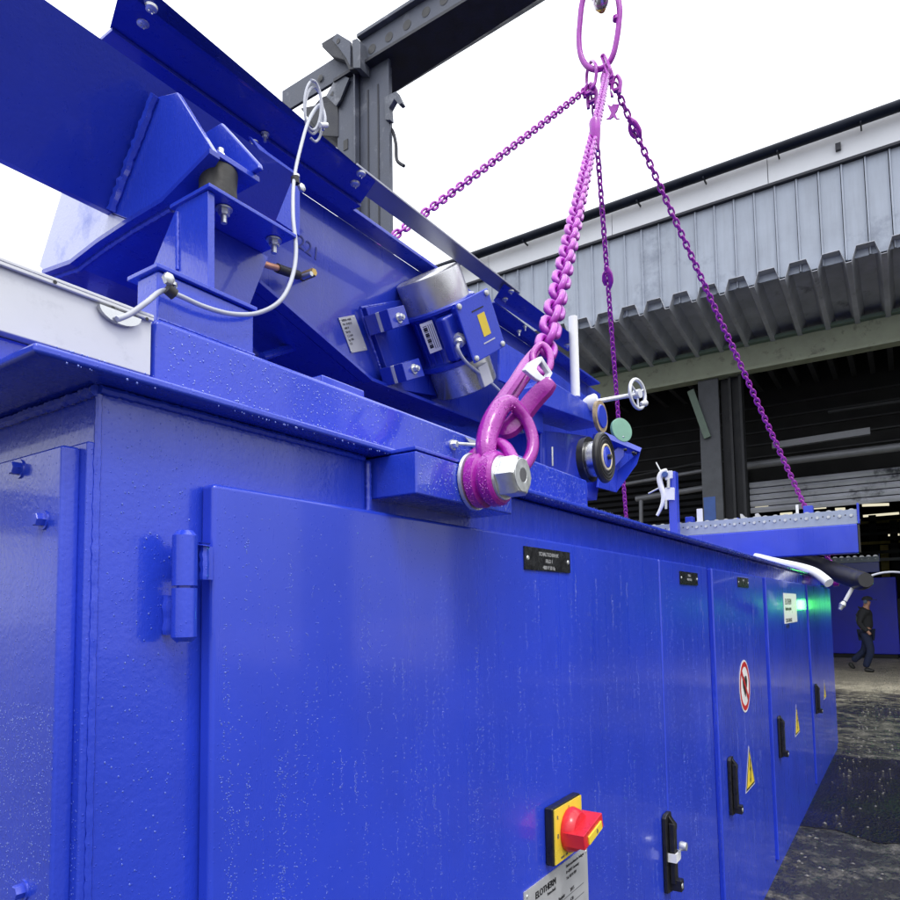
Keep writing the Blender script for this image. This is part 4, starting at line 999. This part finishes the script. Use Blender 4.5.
for k_ in ('n', 'fr', 'bl', 'br'):
    r0 = thing('chain_leg', labs[k_], 'chain', T[k_], 'four purple chain legs of the lifting sling'); CH[k_] = r0
    chain(r0, T[k_], ends[k_], d0 if k_ != 'n' else .0175, .03 if k_ == 'bl' else .01, roll=PI/4 if k_ == 'bl' else 0)
# clevis pieces under the ring, shortening hooks, tag
def clevis(root, u, v0, v1, x, wpx=9):
    a = P(u, v0, x=x); b = P(u, v1, x=x); s_ = ppm(a)
    mb = MB('chain_purple')
    for sgn in (-1, 1): mb.tube([a+YA*sgn*1.2*s_, a.lerp(b, .4)+YA*sgn*wpx*.48*s_, b+YA*sgn*wpx*.42*s_], [1.8*s_, 2.2*s_, 1.8*s_], seg=8)
    mb.box(a.lerp(b, .75)-Vector((2*s_, wpx*.45*s_, 1.3*s_)), a.lerp(b, .75)+Vector((2*s_, wpx*.45*s_, 1.3*s_)))
    mb.build('clevis', root)
clevis(CH['br'], 592, 86, 107, CX); clevis(CH['bl'], 589, 84, 96, CX-.04, 10); clevis(CH['fr'], 616, 76, 95, CX, 9); clevis(CH['n'], 606, 70, 86, CX-.02, 8)
def grab(root, A, B, f, s_, side):
    c = A.lerp(B, f); d = (B-A).normalized(); sdv = d.cross(XA).normalized()*side
    L_ = 10*s_; s_ = s_*.8
    mb = MB('chain_purple').tube([c-d*L_, c-d*L_*.4+sdv*3*s_, c+d*L_*.4+sdv*4*s_, c+d*L_*1.1+sdv*2*s_], [2.2*s_, 3.6*s_, 3.4*s_, 1.6*s_], seg=10)
    mb.tube([c-d*L_*.8, c-d*L_*.3-sdv*4.5*s_, c+d*L_*.3-sdv*5*s_, c+d*L_*.8-sdv*3.6*s_], [2*s_, 2.2*s_, 2.6*s_, 1.4*s_], seg=10)
    mb.tube([c-d*L_*1.1-sdv*1*s_, c-d*L_*.6+sdv*1*s_], [3.0*s_, 4.2*s_], seg=10)
    mb.build('shortening_hook', root)
def frac(A, B, v):                            # where the leg passes image height v
    best = 0; bd = 1e9
    for k in range(400):
        q = A.lerp(B, k/400)-CAMP; c = RW.transposed() @ q; vv = PY-FX*c.y/-c.z
        if abs(vv-v) < bd: bd = abs(vv-v); best = k/400
    return best
f = frac(T['fr'], ends['fr'], 128); grab(CH['fr'], T['fr'], ends['fr'], f, ppm(T['fr'].lerp(ends['fr'], f)), 1)
f = frac(T['br'], ends['br'], 277); grab(CH['br'], T['br'], ends['br'], f, ppm(T['br'].lerp(ends['br'], f)), 1)
f = frac(T['n'], ends['n'], 137)
c = T['n'].lerp(ends['n'], f); s_ = ppm(c); d_ = (ends['n']-T['n']).normalized()
MB('chain_purple').lathe(c-d_*.0-ZA*0+YA*-.012, ZA, [(-16*s_, 2.5*s_), (-12*s_, 4*s_), (4*s_, 5.5*s_), (14*s_, 6*s_), (17*s_, 5*s_), (17.5*s_, 2*s_)], 14).build('shortening_hook', CH['n'])
tg_ = [(607, 104), (611, 106), (614, 104), (619, 104), (617, 110), (615, 113), (617, 118), (620, 119), (616, 119), (613, 116.5), (610, 119), (606, 119), (609, 117), (611, 113), (609, 109)]
tgo = MB('chain_purple').prism([P(u, v, x=CX-.05) for u, v in tg_], (.012, 0, 0)).build('load_tag')
tag(tgo, 'small purple x shaped load tag hanging under the big ring', 'tag')
put(MB('zinc').tube([P(611, 90, x=CX-.045), P(614, 96, x=CX-.045), P(613, 105, x=CX-.045)], .006).build('tag_wire'), tgo)
# far lifting points
for k_, (x, y, lab) in {'fr': (8.2, .62, 'far purple lifting point on the front edge, hidden behind the hoses'), 'bl': (1.1, 2.88, 'purple lifting point on the rear left corner behind the feeder'), 'br': (8.2, 2.88, 'purple lifting point on the rear right corner of the cabinet')}.items():
    sg = -1 if y < 1 else 1
    t_ = thing('lifting_point', lab, 'lifting point', (x, y, 1.82))
    yb_ = .652 if sg < 0 else 2.90
    MB('purple_paint').lathe((x, yb_+sg*.001, 1.822), YA*sg, [(0, .045), (.004, .048), (.05, .045), (.052, .038)], 24).build('swivel_body', t_)
    MB('zinc').lathe((x, yb_+sg*.054, 1.822), YA*sg, [(0, .03), (.03, .03)], 6, None, False).build('hexagon_bolt', t_)
    MB('purple_paint').tube([(x-.03, y, 1.84), (x-.03, y-.0, 1.90), (x, y, 1.93), (x+.03, y, 1.90), (x+.03, y, 1.84)], .012).build('bow', t_)

# ================================================================== PULLEY, HAND WHEEL UNIT
axd = -YA
def disc(c, prof, mat, name, parent, seg=36, axis=-YA): return MB(mat).lathe(c, axis, prof, seg).build(name, parent)
pc = P(601, 458, y=.80); s_ = ppm(pc)
pul = thing('belt_pulley', 'black rubber belt pulley with blue hub and cream ring at the feeder end', 'pulley', pc)
R_ = 25.5*s_
disc(pc, [(0, R_*.93), (.004, R_), (.012, R_), (.018, R_*.94), (.019, R_*.5)], 'belt_black', 'rim', pul)
MB('cream').tube([pc+Vector((math.cos(a_)*R_*.48, -.0185, math.sin(a_)*R_*.48)) for a_ in [2*PI*k/16 for k in range(16)]], .0045, closed=True, seg=8, sub=3).build('bearing_ring', pul)
for rr_ in (.66, .8, .9): MB('belt_black').tube([pc+Vector((math.cos(a_)*R_*rr_, -.0185, math.sin(a_)*R_*rr_)) for a_ in [2*PI*k/20 for k in range(20)]], .0018, closed=True, seg=6, sub=2).build('groove_ring', pul)
disc(pc-YA*.0186, [(0, R_*.42), (.004, R_*.40), (.006, R_*.33)], 'blue_paint', 'hub', pul)
m2 = MB('belt_black'); m2.hexh(pc-YA*.024, pc-YA*.034, .009); m2.build('hub_bolt', pul)
disc(pc+YA*.001, [(0, R_*.70), (.032, R_*.70)], 'steel', 'drum', pul, axis=YA)
disc(pc+YA*.034, [(0, R_*.9), (.022, R_*.88)], 'belt_black', 'drum', pul, axis=YA)
# upper tan sheave behind
sc_ = P(598.5, 417, y=.86); s_ = ppm(sc_)
shv = thing('sheave', 'tan worn sheave with blue centre above the black pulley', 'sheave', sc_)
disc(sc_, [(0, 16*s_), (.012, 16*s_)], 'sheave_tan', 'rim', shv)
disc(sc_-YA*.0125, [(0, 12*s_), (.004, 11*s_)], 'blue_paint', 'hub', shv)
# mint cover disc
mc = P(620, 431, y=.90); s_ = ppm(mc)
mint = thing('cover_disc', 'mint green plastic disc above the blue end bracket', 'disc', mc)
disc(mc, [(0, 12*s_), (.002, 12.5*s_), (.012, 12.5*s_), (.014, 12*s_)], 'mint', 'disc', mint, axis=Vector((-.50, -.85, .1)).normalized())
m2 = MB('zinc'); m2.lathe(P(623, 437, y=.875), -YA, [(0, .004), (.004, .003)], 10); m2.build('screw', mint)
# end bracket
ebk = thing('end_bracket', 'blue folded end bracket jutting out right of the black pulley', 'bracket', P(620, 465, y=.9))
MB('blue_paint').prism([P(u, v, y=.93) for u, v in ((606, 434), (622, 436), (637, 462), (616, 492), (598, 487))], (0, .008, 0)).build('back_plate', ebk, .001)
MB('blue_paint').prism([P(605, 432, y=.93), P(642, 448, y=.84), P(640, 452, y=.84), P(604, 437, y=.93)], (.004, .05, .0)).build('top_flange', ebk, .001)
MB('blue_paint').prism([P(641, 450, y=.84), P(637, 464, y=.85), P(616, 493, y=.93), P(618, 470, y=.93)], (.008, .004, 0)).build('side_flange', ebk, .001)
MB('blue_paint').prism([P(624, 441, y=.89), P(624, 456, y=.89), P(611, 471, y=.93), P(610, 455, y=.93)], (.006, 0, 0)).build('rib', ebk, .001)
for u, v in ((624, 450), (632, 453), (634, 454)):
    m2 = MB('belt_black'); m2.hexh(P(u, v, y=.86), P(u, v, y=.86)-YA*.01, .006); m2.build('bolt', ebk)
# hand wheel
hw = thing('hand_wheel', 'small pale metal hand wheel with crank grip on a horizontal shaft', 'hand wheel', P(590, 404, y=.9))
wc = P(637.5, 394, y=.80); s_ = ppm(wc); wa = Vector((-.20, -.98, 0)).normalized(); e1, e2, _ = frame_of(wa)
MB('aluminium').tube([wc+(e1*math.cos(a_)+e2*math.sin(a_))*14.5*s_ for a_ in [2*PI*k/16 for k in range(16)]], 1.8*s_, closed=True, seg=10, sub=3).build('wheel_rim', hw)
mb = MB('aluminium').lathe(wc-wa*.012, wa, [(0, 4.5*s_), (.024, 4.5*s_)], 16)
for k in range(3): a_ = 2*PI*k/3+.5; mb.cyl(wc, wc+(e1*math.cos(a_)+e2*math.sin(a_))*14.5*s_, 1.1*s_, seg=8)
mb.build('wheel_hub', hw)
gp_ = wc+(e1*math.cos(-PI/3.2)+e2*math.sin(-PI/3.2))*14*s_
gp_ = P(641, 404, y=.795)
MB('duct_metal').lathe(gp_, (P(654, 401.5, y=.775)-gp_), [(0, 1.6*s_), (.01, 2.8*s_), (.035, 3.2*s_), (.048, 1.4*s_)], 12).build('crank_grip', hw)
MB('aluminium').cyl(P(594, 402, y=.92), wc, 2.2*s_).build('shaft', hw)
MB('white_plastic').lathe(P(584, 405, y=.95), (P(596, 401.5, y=.91)-P(584, 405, y=.95)), [(0, 5*s_), (.02, 7.5*s_), (.045, 8*s_), (.052, 6*s_)], 20).build('gear_housing', hw)
# white pipe
wp = MB('white_plastic').cyl(P(575.5, 397, y=1.02), P(573, 317, y=1.02), 4.6*ppm(P(574, 350, y=1.02))).build('white_pipe')
tag(wp, 'upright white plastic pipe left of the thin purple chain', 'pipe')

# ================================================================== ROLLER FRAMES on and beyond the cabinet
def roller_frame(name, label, X, uvr, uvl, zt_uv, lip_uv, bot_uv, yl=None, n_r=22):
    yR = P(*uvr, x=X).y; yL = P(*uvl, x=X).y; zt0 = P(*zt_uv, x=X).z; zl_ = P(*lip_uv, x=X).z; zb_ = P(*bot_uv, x=X).z
    r0 = thing(name, label, 'roller frame', (X, (yR+yL)/2, zb_), 'transverse roller frames')
    H = zt0-zl_
    MB('galvanised').box((X, yR, zl_), (X+.02, yL, zt0)).box((X+.02, yR, zl_), (X+.06, yL, zl_+.01)).box((X+.02, yR, zt0-.01), (X+.05, yL, zt0)).build('side_channel', r0)
    MB('blue_paint').box((X-.015, yR, zb_), (X+.10, yL, zl_-.002)).build('beam', r0, .012)
    MB('blue_paint').box((X-.01, yR-.018, zl_), (X+.08, yR-.002, zt0+H*.42)).build('end_post', r0, .002)
    MB('rubber').box((X-.01, yR-.012, zb_+.01), (X+.09, yR-.001, zl_-.01)).build('end_cap', r0)
    MB('blue_paint').box((X+.8, yR+.45, zb_), (X+.9, yL, zt0-.02)).build('beam', r0)
    pitch = (yL-yR)/n_r
    for i in range(n_r):
        yy = yR+pitch*(i+.5)
        MB('steel').cyl((X+.051, yy, zt0-.02), (X+.795, yy, zt0-.02), pitch*.40, seg=14).build('roller', r0)
        MB('zinc').lathe((X-.001, yy, zt0-H*.42), -XA, [(0, H*.13), (H*.10, H*.10)], 6, None, False).build('axle_bolt', r0)
        MB('ink').lathe((X-.0005, yy+pitch/2, zt0-H*.36), -XA, [(0, H*.05), (.0006, H*.05)], 8).build('slot_hole', r0)
    return r0, yR, yL, zt0, zb_
RXn = 7.0
rf, yR, yL, rzt, rzb = roller_frame('roller_frame', 'large roller frame of galvanised channel over a blue beam on the cabinet top', RXn, (857, 517), (640, 533), (857, 509), (857, 523.5), (860, 553), n_r=22)
for yy in (1.2, 2.2):
    MB('blue_paint').box((RXn, yy, 1.872), (RXn+.08, yy+.08, rzb-.002)).build('foot', rf)
rf2, a1, a2, a3, a4 = roller_frame('roller_frame', 'smaller distant roller frame on the far blue machine', 23.4, (879, 560), (800, 565), (879, 556), (879, 561.5), (879, 572), n_r=12)
ztm_ = P(860, 578, x=23.2).z
for y_ in (a1+.9, a2-.6): MB('blue_paint').box((23.45, y_, ztm_+.002), (23.6, y_+.3, a4-.002)).build('leg', rf2)
# bits on the near roller frame
def on_rf(u0, v0, u1, v1, x, mat, name, label, cat, dx=.05, bev=.004):
    a = P(u0, v0, x=x); b = P(u1, v1, x=x); b.z = min(b.z, rzt+.01)
    o = MB(mat).box((x, a.y, a.z), (x+dx, b.y, rzt+.002)).build(name, None, bev); tag(o, label, cat); return o
on_rf(685, 517, 693, 531, RXn+.1, 'blue_paint', 'stop_block', 'small blue stop block left of the white plate on the roller frame', 'block', .1)
on_rf(696.5, 509, 703, 530, RXn+.05, 'white_plastic', 'white_plate', 'upright white plate standing on the left of the roller frame', 'plate', .02, .002)
on_rf(795.5, 505, 799, 520, RXn+.3, 'white_plastic', 'white_strip', 'narrow white strip behind the purple chain on the roller frame', 'strip', .02, .001)
on_rf(803, 506, 813, 514, RXn+.3, 'blue_paint', 'stop_block', 'small blue stop block right of the purple chain end', 'block', .1)
for i, (u, lab) in enumerate(((741, 'left grey angled guide bracket on the roller frame'), (755, 'right grey angled guide bracket on the roller frame'))):
    pts_ = [P(u, 514, x=RXn+.2), P(u+3, 513, x=RXn+.2), P(u+12, 523, x=RXn+.2), P(u+13, 526, x=RXn+.2), P(u+1, 526, x=RXn+.2)] if i else [P(u-1, 514, x=RXn+.2), P(u+1, 514, x=RXn+.2), P(u+7, 520, x=RXn+.2), P(u+8, 526, x=RXn+.2), P(u+1, 526, x=RXn+.2)]
    tag(MB('brushed_steel').prism(pts_, (.04, 0, 0)).build('guide_bracket'), lab, 'bracket')
o = MB('blue_paint').box(P(729, 520, x=RXn+.25), P(737, 528, x=RXn+.25)+XA*.1).box(P(735, 518, x=RXn+.25), P(739, 526, x=RXn+.25)+XA*.1).build('stop_block', None, .003); tag(o, 'small stepped blue block left of the two grey brackets', 'block')
# blue post with pale clamp casting
bp_ = thing('clamp_post', 'blue upright post with pale cast clamp standing left of the roller frame', 'post', P(672, 530, x=6.9))
XC = 6.8
a = P(667.5, 472, x=XC); b = P(677.5, 530, x=XC)
MB('blue_paint').box((XC, a.y, a.z), (XC+.1, b.y, 1.872)).build('post', bp_, .004)
def gc(u, v, dx=0): return P(u, v, x=XC-.03+dx)
s_ = ppm(gc(660, 490))
MB('white_plastic').tube([gc(657, 515.5), gc(660, 510), gc(663, 502), gc(663.5, 494), gc(661, 486), gc(659.5, 478), gc(662, 472.5), gc(667, 470.5)], [1.4*s_, 1.6*s_, 2.2*s_, 2.6*s_, 2.8*s_, 2.8*s_, 2.6*s_, 2.2*s_], seg=10).build('clamp_arm', bp_)
MB('white_plastic').prism([gc(665, 471), gc(672, 470.5), gc(672, 478), gc(665, 480)], (.05, 0, 0)).build('clamp_body', bp_, .004)
MB('white_plastic').prism([gc(665, 487.5), gc(674, 487.5), gc(674, 500), gc(664.5, 500)], (.05, 0, 0)).build('clamp_body', bp_, .004)
MB('patch_blue').lathe(gc(665, 474.5, -.01), -XA, [(0, 3*s_), (.02, 2.6*s_)], 16).build('knob', bp_)
MB('steel').cyl(gc(668.5, 479), gc(668.5, 488), 1.6*s_).cyl(gc(666, 500), gc(666, 509), 1.4*s_).build('clamp_screw', bp_)
MB('steel').cyl(gc(656, 462.5, .02), gc(661, 472, .02), .8*s_).cyl(gc(648.5, 493.5, .02), gc(661, 487, .02), .8*s_).build('clamp_lever', bp_)

# ================================================================== HOSES at the far end
def hose(name, pts_, r, mat, label, cat='hose'):
    o = MB(mat).tube([P(u, v, x=x) for u, v, x in pts_], r, seg=14).build(name); tag(o, label, cat); return o
hose('hose', [(770, 553, 7.6), (795, 558, 7.45), (820, 566, 7.2), (843, 575, 6.9), (860, 580.5, 6.7), (866, 580, 6.6)], [.06, .07, .08, .082, .082, .06], 'belt_black', 'thick black hose end hanging over the cabinet edge')
hose('hose', [(755, 556, 7.0), (778, 562, 6.9), (800, 567, 6.75), (816, 573, 6.6), (829, 583, 6.5)], [.03, .034, .036, .04, .04], 'white_plastic', 'white plastic hose hanging over the edge left of the black hose')
hose('hose', [(790, 555, 7.7), (815, 560, 7.5), (840, 567, 7.3), (862, 576, 7.0), (868, 580, 6.8)], .022, 'sign_white', 'thin white tape lying along the top of the black hose')
hose('cable', [(864, 580, 6.7), (872, 575.5, 6.75), (885, 572.5, 6.8), (900, 572.5, 6.9), (930, 577, 7)], .009, 'cable_grey', 'thin pale cable leaving the black hose end to the right')
pk = thing('cable_end', 'short pink cable end with metal plug dangling below the black hose', 'cable', P(853, 590, x=6.7))
MB('copper').tube([P(853.5, 586, x=6.75), P(849, 594, x=6.7), P(845, 601, x=6.68)], .016, 'sign_white').build('cable_sheath', pk)
MB('zinc').lathe(P(844, 602, x=6.68), P(840, 609, x=6.66)-P(844, 602, x=6.68), [(0, .018), (.03, .028), (.05, .020), (.075, .016)], 12).build('plug', pk)

# ================================================================== FAR BLUE MACHINE AND PERSON
fm = thing('far_machine', 'plain dark blue machine housing standing in the hall behind the walking person', 'machine', (23.9, 2, 0))
FXm = 23.2
yr_ = P(897, 600, x=FXm).y; yl_ = 3.8; zt__ = P(860, 578, x=FXm).z
MB('patch_royal').box((FXm, yr_, .12), (FXm+2.2, yl_, zt__)).build('housing', fm, .02)
MB('column_steel').box((FXm+.05, yr_+.05, 0), (FXm+2.1, yl_-.1, .118)).build('plinth', fm)
MB('rubber').lathe((FXm+.05, yr_-.25, .12), YA, [(0, .12), (.08, .12)], 18).build('castor', fm)
MB('column_steel').box((FXm, yr_-.4, .15), (FXm+.9, yr_-.005, 1.7)).build('cable_rack', fm)

pb_ = P(868.5, 672, z=0)
per = thing('person', 'walking person in dark hooded jacket, cap and blue work trousers', 'person', pb_)
fwd = Vector((-.15, -.99, 0)).normalized(); sdp = Vector((-fwd.y, fwd.x, 0))*-1   # walks to the right of the picture
def body(name, chainpts, edges, radii, mat, parent, sub=2):
    me = bpy.data.meshes.new(name); me.from_pydata([Vector(p) for p in chainpts], edges, []); me.update()
    o = bpy.data.objects.new(name, me); COL.objects.link(o)
    sk = o.modifiers.new('skin', 'SKIN'); sk.use_smooth_shade = True
    for i, r in enumerate(radii):
        me.skin_vertices[0].data[i].radius = r if isinstance(r, tuple) else (r, r)
    me.skin_vertices[0].data[0].use_root = True
    ss = o.modifiers.new('sub', 'SUBSURF'); ss.levels = sub; ss.render_levels = sub
    me.materials.append(MATS[mat]); put(o, parent); return o
def bp3(f, s, z): return pb_+fwd*f+sdp*s+ZA*z
# one continuous body; jacket, trousers follow as clothing
v = [bp3(0, 0, .93), bp3(.0, 0, 1.12), bp3(-.01, 0, 1.32), bp3(-.0, 0, 1.42), bp3(.03, 0, 1.50), bp3(.05, 0, 1.58), bp3(.06, 0, 1.66),
     bp3(-.0, .17, 1.39), bp3(-.10, .20, 1.13), bp3(.08, .20, .93), bp3(.13, .20, .86),
     bp3(.0, -.17, 1.39), bp3(-.14, -.19, 1.14), bp3(-.06, -.19, .92), bp3(-.04, -.19, .84),
     bp3(0, .09, .88), bp3(.10, .10, .50), bp3(-.04, .10, .10),
     bp3(0, -.09, .88), bp3(-.06, -.10, .50), bp3(-.34, -.10, .22)]
ed = [(0, 1), (1, 2), (2, 3), (3, 4), (4, 5), (5, 6), (3, 7), (7, 8), (8, 9), (9, 10), (3, 11), (11, 12), (12, 13), (13, 14), (0, 15), (15, 16), (16, 17), (0, 18), (18, 19), (19, 20)]
rd = [.13, .13, .145, .10, .055, .08, .085, .07, .048, .035, .035, .07, .048, .035, .035, .09, .06, .045, .09, .06, .045]
bd_ = body('body', v, ed, rd, 'skin', per)
jv = [v[0]+ZA*.02, v[1], v[2], v[3], v[4]-ZA*.03, v[7], v[8], v[9], v[11], v[12], v[13]]
body('jacket', jv, [(0, 1), (1, 2), (2, 3), (3, 4), (3, 5), (5, 6), (6, 7), (3, 8), (8, 9), (9, 10)], [.165, .16, .175, .125, .095, .09, .068, .055, .09, .068, .055], 'cloth_dark', per)
body('vest', [bp3(-.05, .02, 1.08), bp3(-.06, .02, 1.25), bp3(-.05, .02, 1.38)], [(0, 1), (1, 2)], [.15, .155, .12], 'cloth_grey', per)
tv = [bp3(0, 0, .93), v[15], v[16], v[17], v[18], v[19], v[20]]
body('trousers', tv, [(0, 1), (1, 2), (2, 3), (0, 4), (4, 5), (5, 6)], [.15, .115, .088, .08, .115, .088, .078], 'cloth_blue', per)
body('boot', [bp3(-.07, .10, .06), bp3(.03, .10, .05), bp3(.14, .10, .035)], [(0, 1), (1, 2)], [.06, .055, .038], 'boot', per)
body('boot', [bp3(-.40, -.10, .20), bp3(-.36, -.10, .11), bp3(-.29, -.10, .05)], [(0, 1), (1, 2)], [.055, .055, .038], 'boot', per)
MB('cloth_dark').lathe(bp3(.055, 0, 1.655), ZA, [(0, .108), (.05, .104), (.085, .07), (.098, .01)], 20).prism([bp3(.13, -.07, 1.67), bp3(.24, -.05, 1.655), bp3(.24, .05, 1.655), bp3(.13, .07, 1.67)], (0, 0, .012)).build('cap', per)
MB('cloth_grey').lathe(bp3(.04, .115, 1.62), sdp, [(0, .045), (.02, .04)], 14).build('ear_muff', per)
body('hood', [bp3(-.10, 0, 1.44), bp3(-.06, 0, 1.49)], [(0, 1)], [.10, .09], 'cloth_dark', per, 1)

# ================================================================== GREEN BEACON (its reflection shows on the far doors)
gb = thing('beacon_lamp', 'green beacon lamp on a thin post to the right of the view', 'lamp', (13.2, -.12, 0))
MB('column_steel').cyl((13.2, -.12, 0), (13.2, -.12, 1.5), .03).lathe((13.2, -.12, 0), ZA, [(0, .2), (.03, .2)], 20).build('post', gb)
MB('green_lamp').lathe((13.2, -.12, 1.5), ZA, [(0, .05), (.14, .05), (.17, .02)], 18).build('lens', gb)
MB('column_steel').lathe((13.2, -.12, 1.671), ZA, [(0, .055), (.02, .05)], 18).build('cap', gb)

# ================================================================== RAIN DROPS
def drops_on(name, gen, n, label, mat='rain_water'):
    mb_v = []; mb_f = []
    for k in range(n):
        c, nrm, r, el = gen()
        if c is None: continue
        e1, e2, a = frame_of(nrm); o = len(mb_v)
        if abs(nrm.z) < .5: e1, e2 = a.cross(ZA).normalized(), ZA
        for q, h in ((1, 0), (.75, .45)):
            for j in range(6):
                t = 2*PI*j/6; mb_v.append(c+(e1*math.cos(t)*r+e2*math.sin(t)*r*el)*q+a*(r*h+.0001))
        mb_v.append(c+a*r*.62)
        for j in range(6):
            j2 = (j+1) % 6; mb_f.append((o+j, o+j2, o+6+j2, o+6+j)); mb_f.append((o+6+j, o+6+j2, o+12))
    me = bpy.data.meshes.new(name); me.from_pydata(mb_v, [], mb_f); me.materials.append(MATS[mat])
    me.polygons.foreach_set('use_smooth', [True]*len(mb_f)); me.update()
    o = bpy.data.objects.new(name, me); COL.objects.link(o); tag(o, label, None, kind='stuff'); return o
cols = []
for k in range(520):
    x = .56+random.random()**1.6*3.6; z0 = random.uniform(.55, 1.7); cols.append((x, z0, random.uniform(.05, .5)))
def g_door():
    if random.random() < .72:
        x, z, l = random.choice(cols); x += random.gauss(0, .0022); z -= random.random()**1.3*l
    else: x = .56+random.random()**1.2*4; z = random.uniform(.4, 1.75)
    if z < .3 or any(abs(x-e) < .012 for e in (2.4, 3.1)) or (sx0-.01 < x < rx1+.01 and rz0 < z < sz1+.01) : return None, None, 0, 0
    return Vector((x, YD, z)), -YA, random.uniform(.00045, .00105)*(1+.10*x), random.uniform(1, 1.2)
drops_on('raindrops', g_door, 26000, 'fine raindrops running in streaks down the blue doors')
def g_wall(): return Vector((random.uniform(.42, .53), YW, random.uniform(.5, 1.8))), -YA, random.uniform(.0006, .0013), 1.2
drops_on('raindrops', g_wall, 500, 'sparse raindrops on the narrow blue strip left of the first door')
def g_side():
    z = 1.50-abs(random.gauss(0, .30)); y = random.uniform(.756, 1.25)
    x = SXp if y > ye else .409
    if ye-.016 < y < ye: x = .398
    return Vector((x, y, z)), -XA, random.uniform(.0004, .0009), 1.15
drops_on('raindrops', g_side, 5000, 'dense raindrops on the blue cover plate at the left')
def g_rail():
    x = random.uniform(xr0+.02, xr1-.02); z = random.uniform(ZR+.01, zr1-.01); return Vector((x, RY, z)), -YA, random.uniform(.0006, .0014), 1.2
drops_on('raindrops', g_rail, 1600, 'raindrops on the blue base rail above the rim')
def g_rim():
    x = random.uniform(.33, 5); return Vector((x, .703+random.uniform(0, .003), ZT-.0005+random.choice((0, .013)))), random.choice((-ZA, ZA, ZA)) if False else -YA, random.uniform(.0006, .0015), 1.2
drops_on('raindrops', g_rim, 700, 'raindrops hanging along the front edge of the rim plate')
def g_lug(): return Vector((random.uniform(.885, 1.19), .652, random.uniform(1.79, 1.855))), -YA, random.uniform(.0006, .0013), 1.2
drops_on('raindrops', g_lug, 450, 'raindrops on the front of the lifting bar')
def g_swivel():
    a_ = random.uniform(0, 2*PI); t_ = random.choice((random.uniform(.010, .024), random.uniform(.040, .056)))
    rr_ = 27*ppm(ctr); return Vector((LX+math.cos(a_)*rr_, yb0-t_, cz+math.sin(a_)*rr_)), Vector((math.cos(a_), 0, math.sin(a_))), random.uniform(.0006, .0013), 1
drops_on('raindrops', g_swivel, 700, 'raindrops beading on the purple swivel body', 'rain_on_purple')
def g_bow():
    k = random.uniform(.5, 5.5); i = int(k); p = bow[i].lerp(bow[i+1], k-i); tg = (bow[i+1]-bow[i]).normalized()
    e1, e2, _ = frame_of(tg); a_ = random.uniform(0, 2*PI); nn = e1*math.cos(a_)+e2*math.sin(a_)
    return p+nn*9.9*sb, nn, random.uniform(.0006, .0014), 1
drops_on('raindrops', g_bow, 260, 'raindrops beading on the purple bow', 'rain_on_purple')
# loose grit on the yard
gv = []; gf = []
for k in range(2600):
    x = random.uniform(4.5, 20); y = .66-random.random()**1.4*4.5; r = random.uniform(.004, .016)*(1.6 if random.random() < .06 else 1); o = len(gv)
    q0 = random.uniform(0, 6)
    for j in range(5): t = q0+j*2*PI/5; rr_ = r*random.uniform(.7, 1.2); gv.append((x+math.cos(t)*rr_, y+math.sin(t)*rr_, .002))
    gv.append((x, y, r*random.uniform(.5, .9)))
    for j in range(5): gf.append((o+j, o+(j+1) % 5, o+5))
me = bpy.data.meshes.new('grit'); me.from_pydata(gv, [], gf); me.materials.append(MATS['grit_stone']); me.update()
go = bpy.data.objects.new('grit', me); COL.objects.link(go); tag(go, 'loose grit and small stones scattered on the wet yard', None, kind='stuff')
print('objects', len(bpy.data.objects))
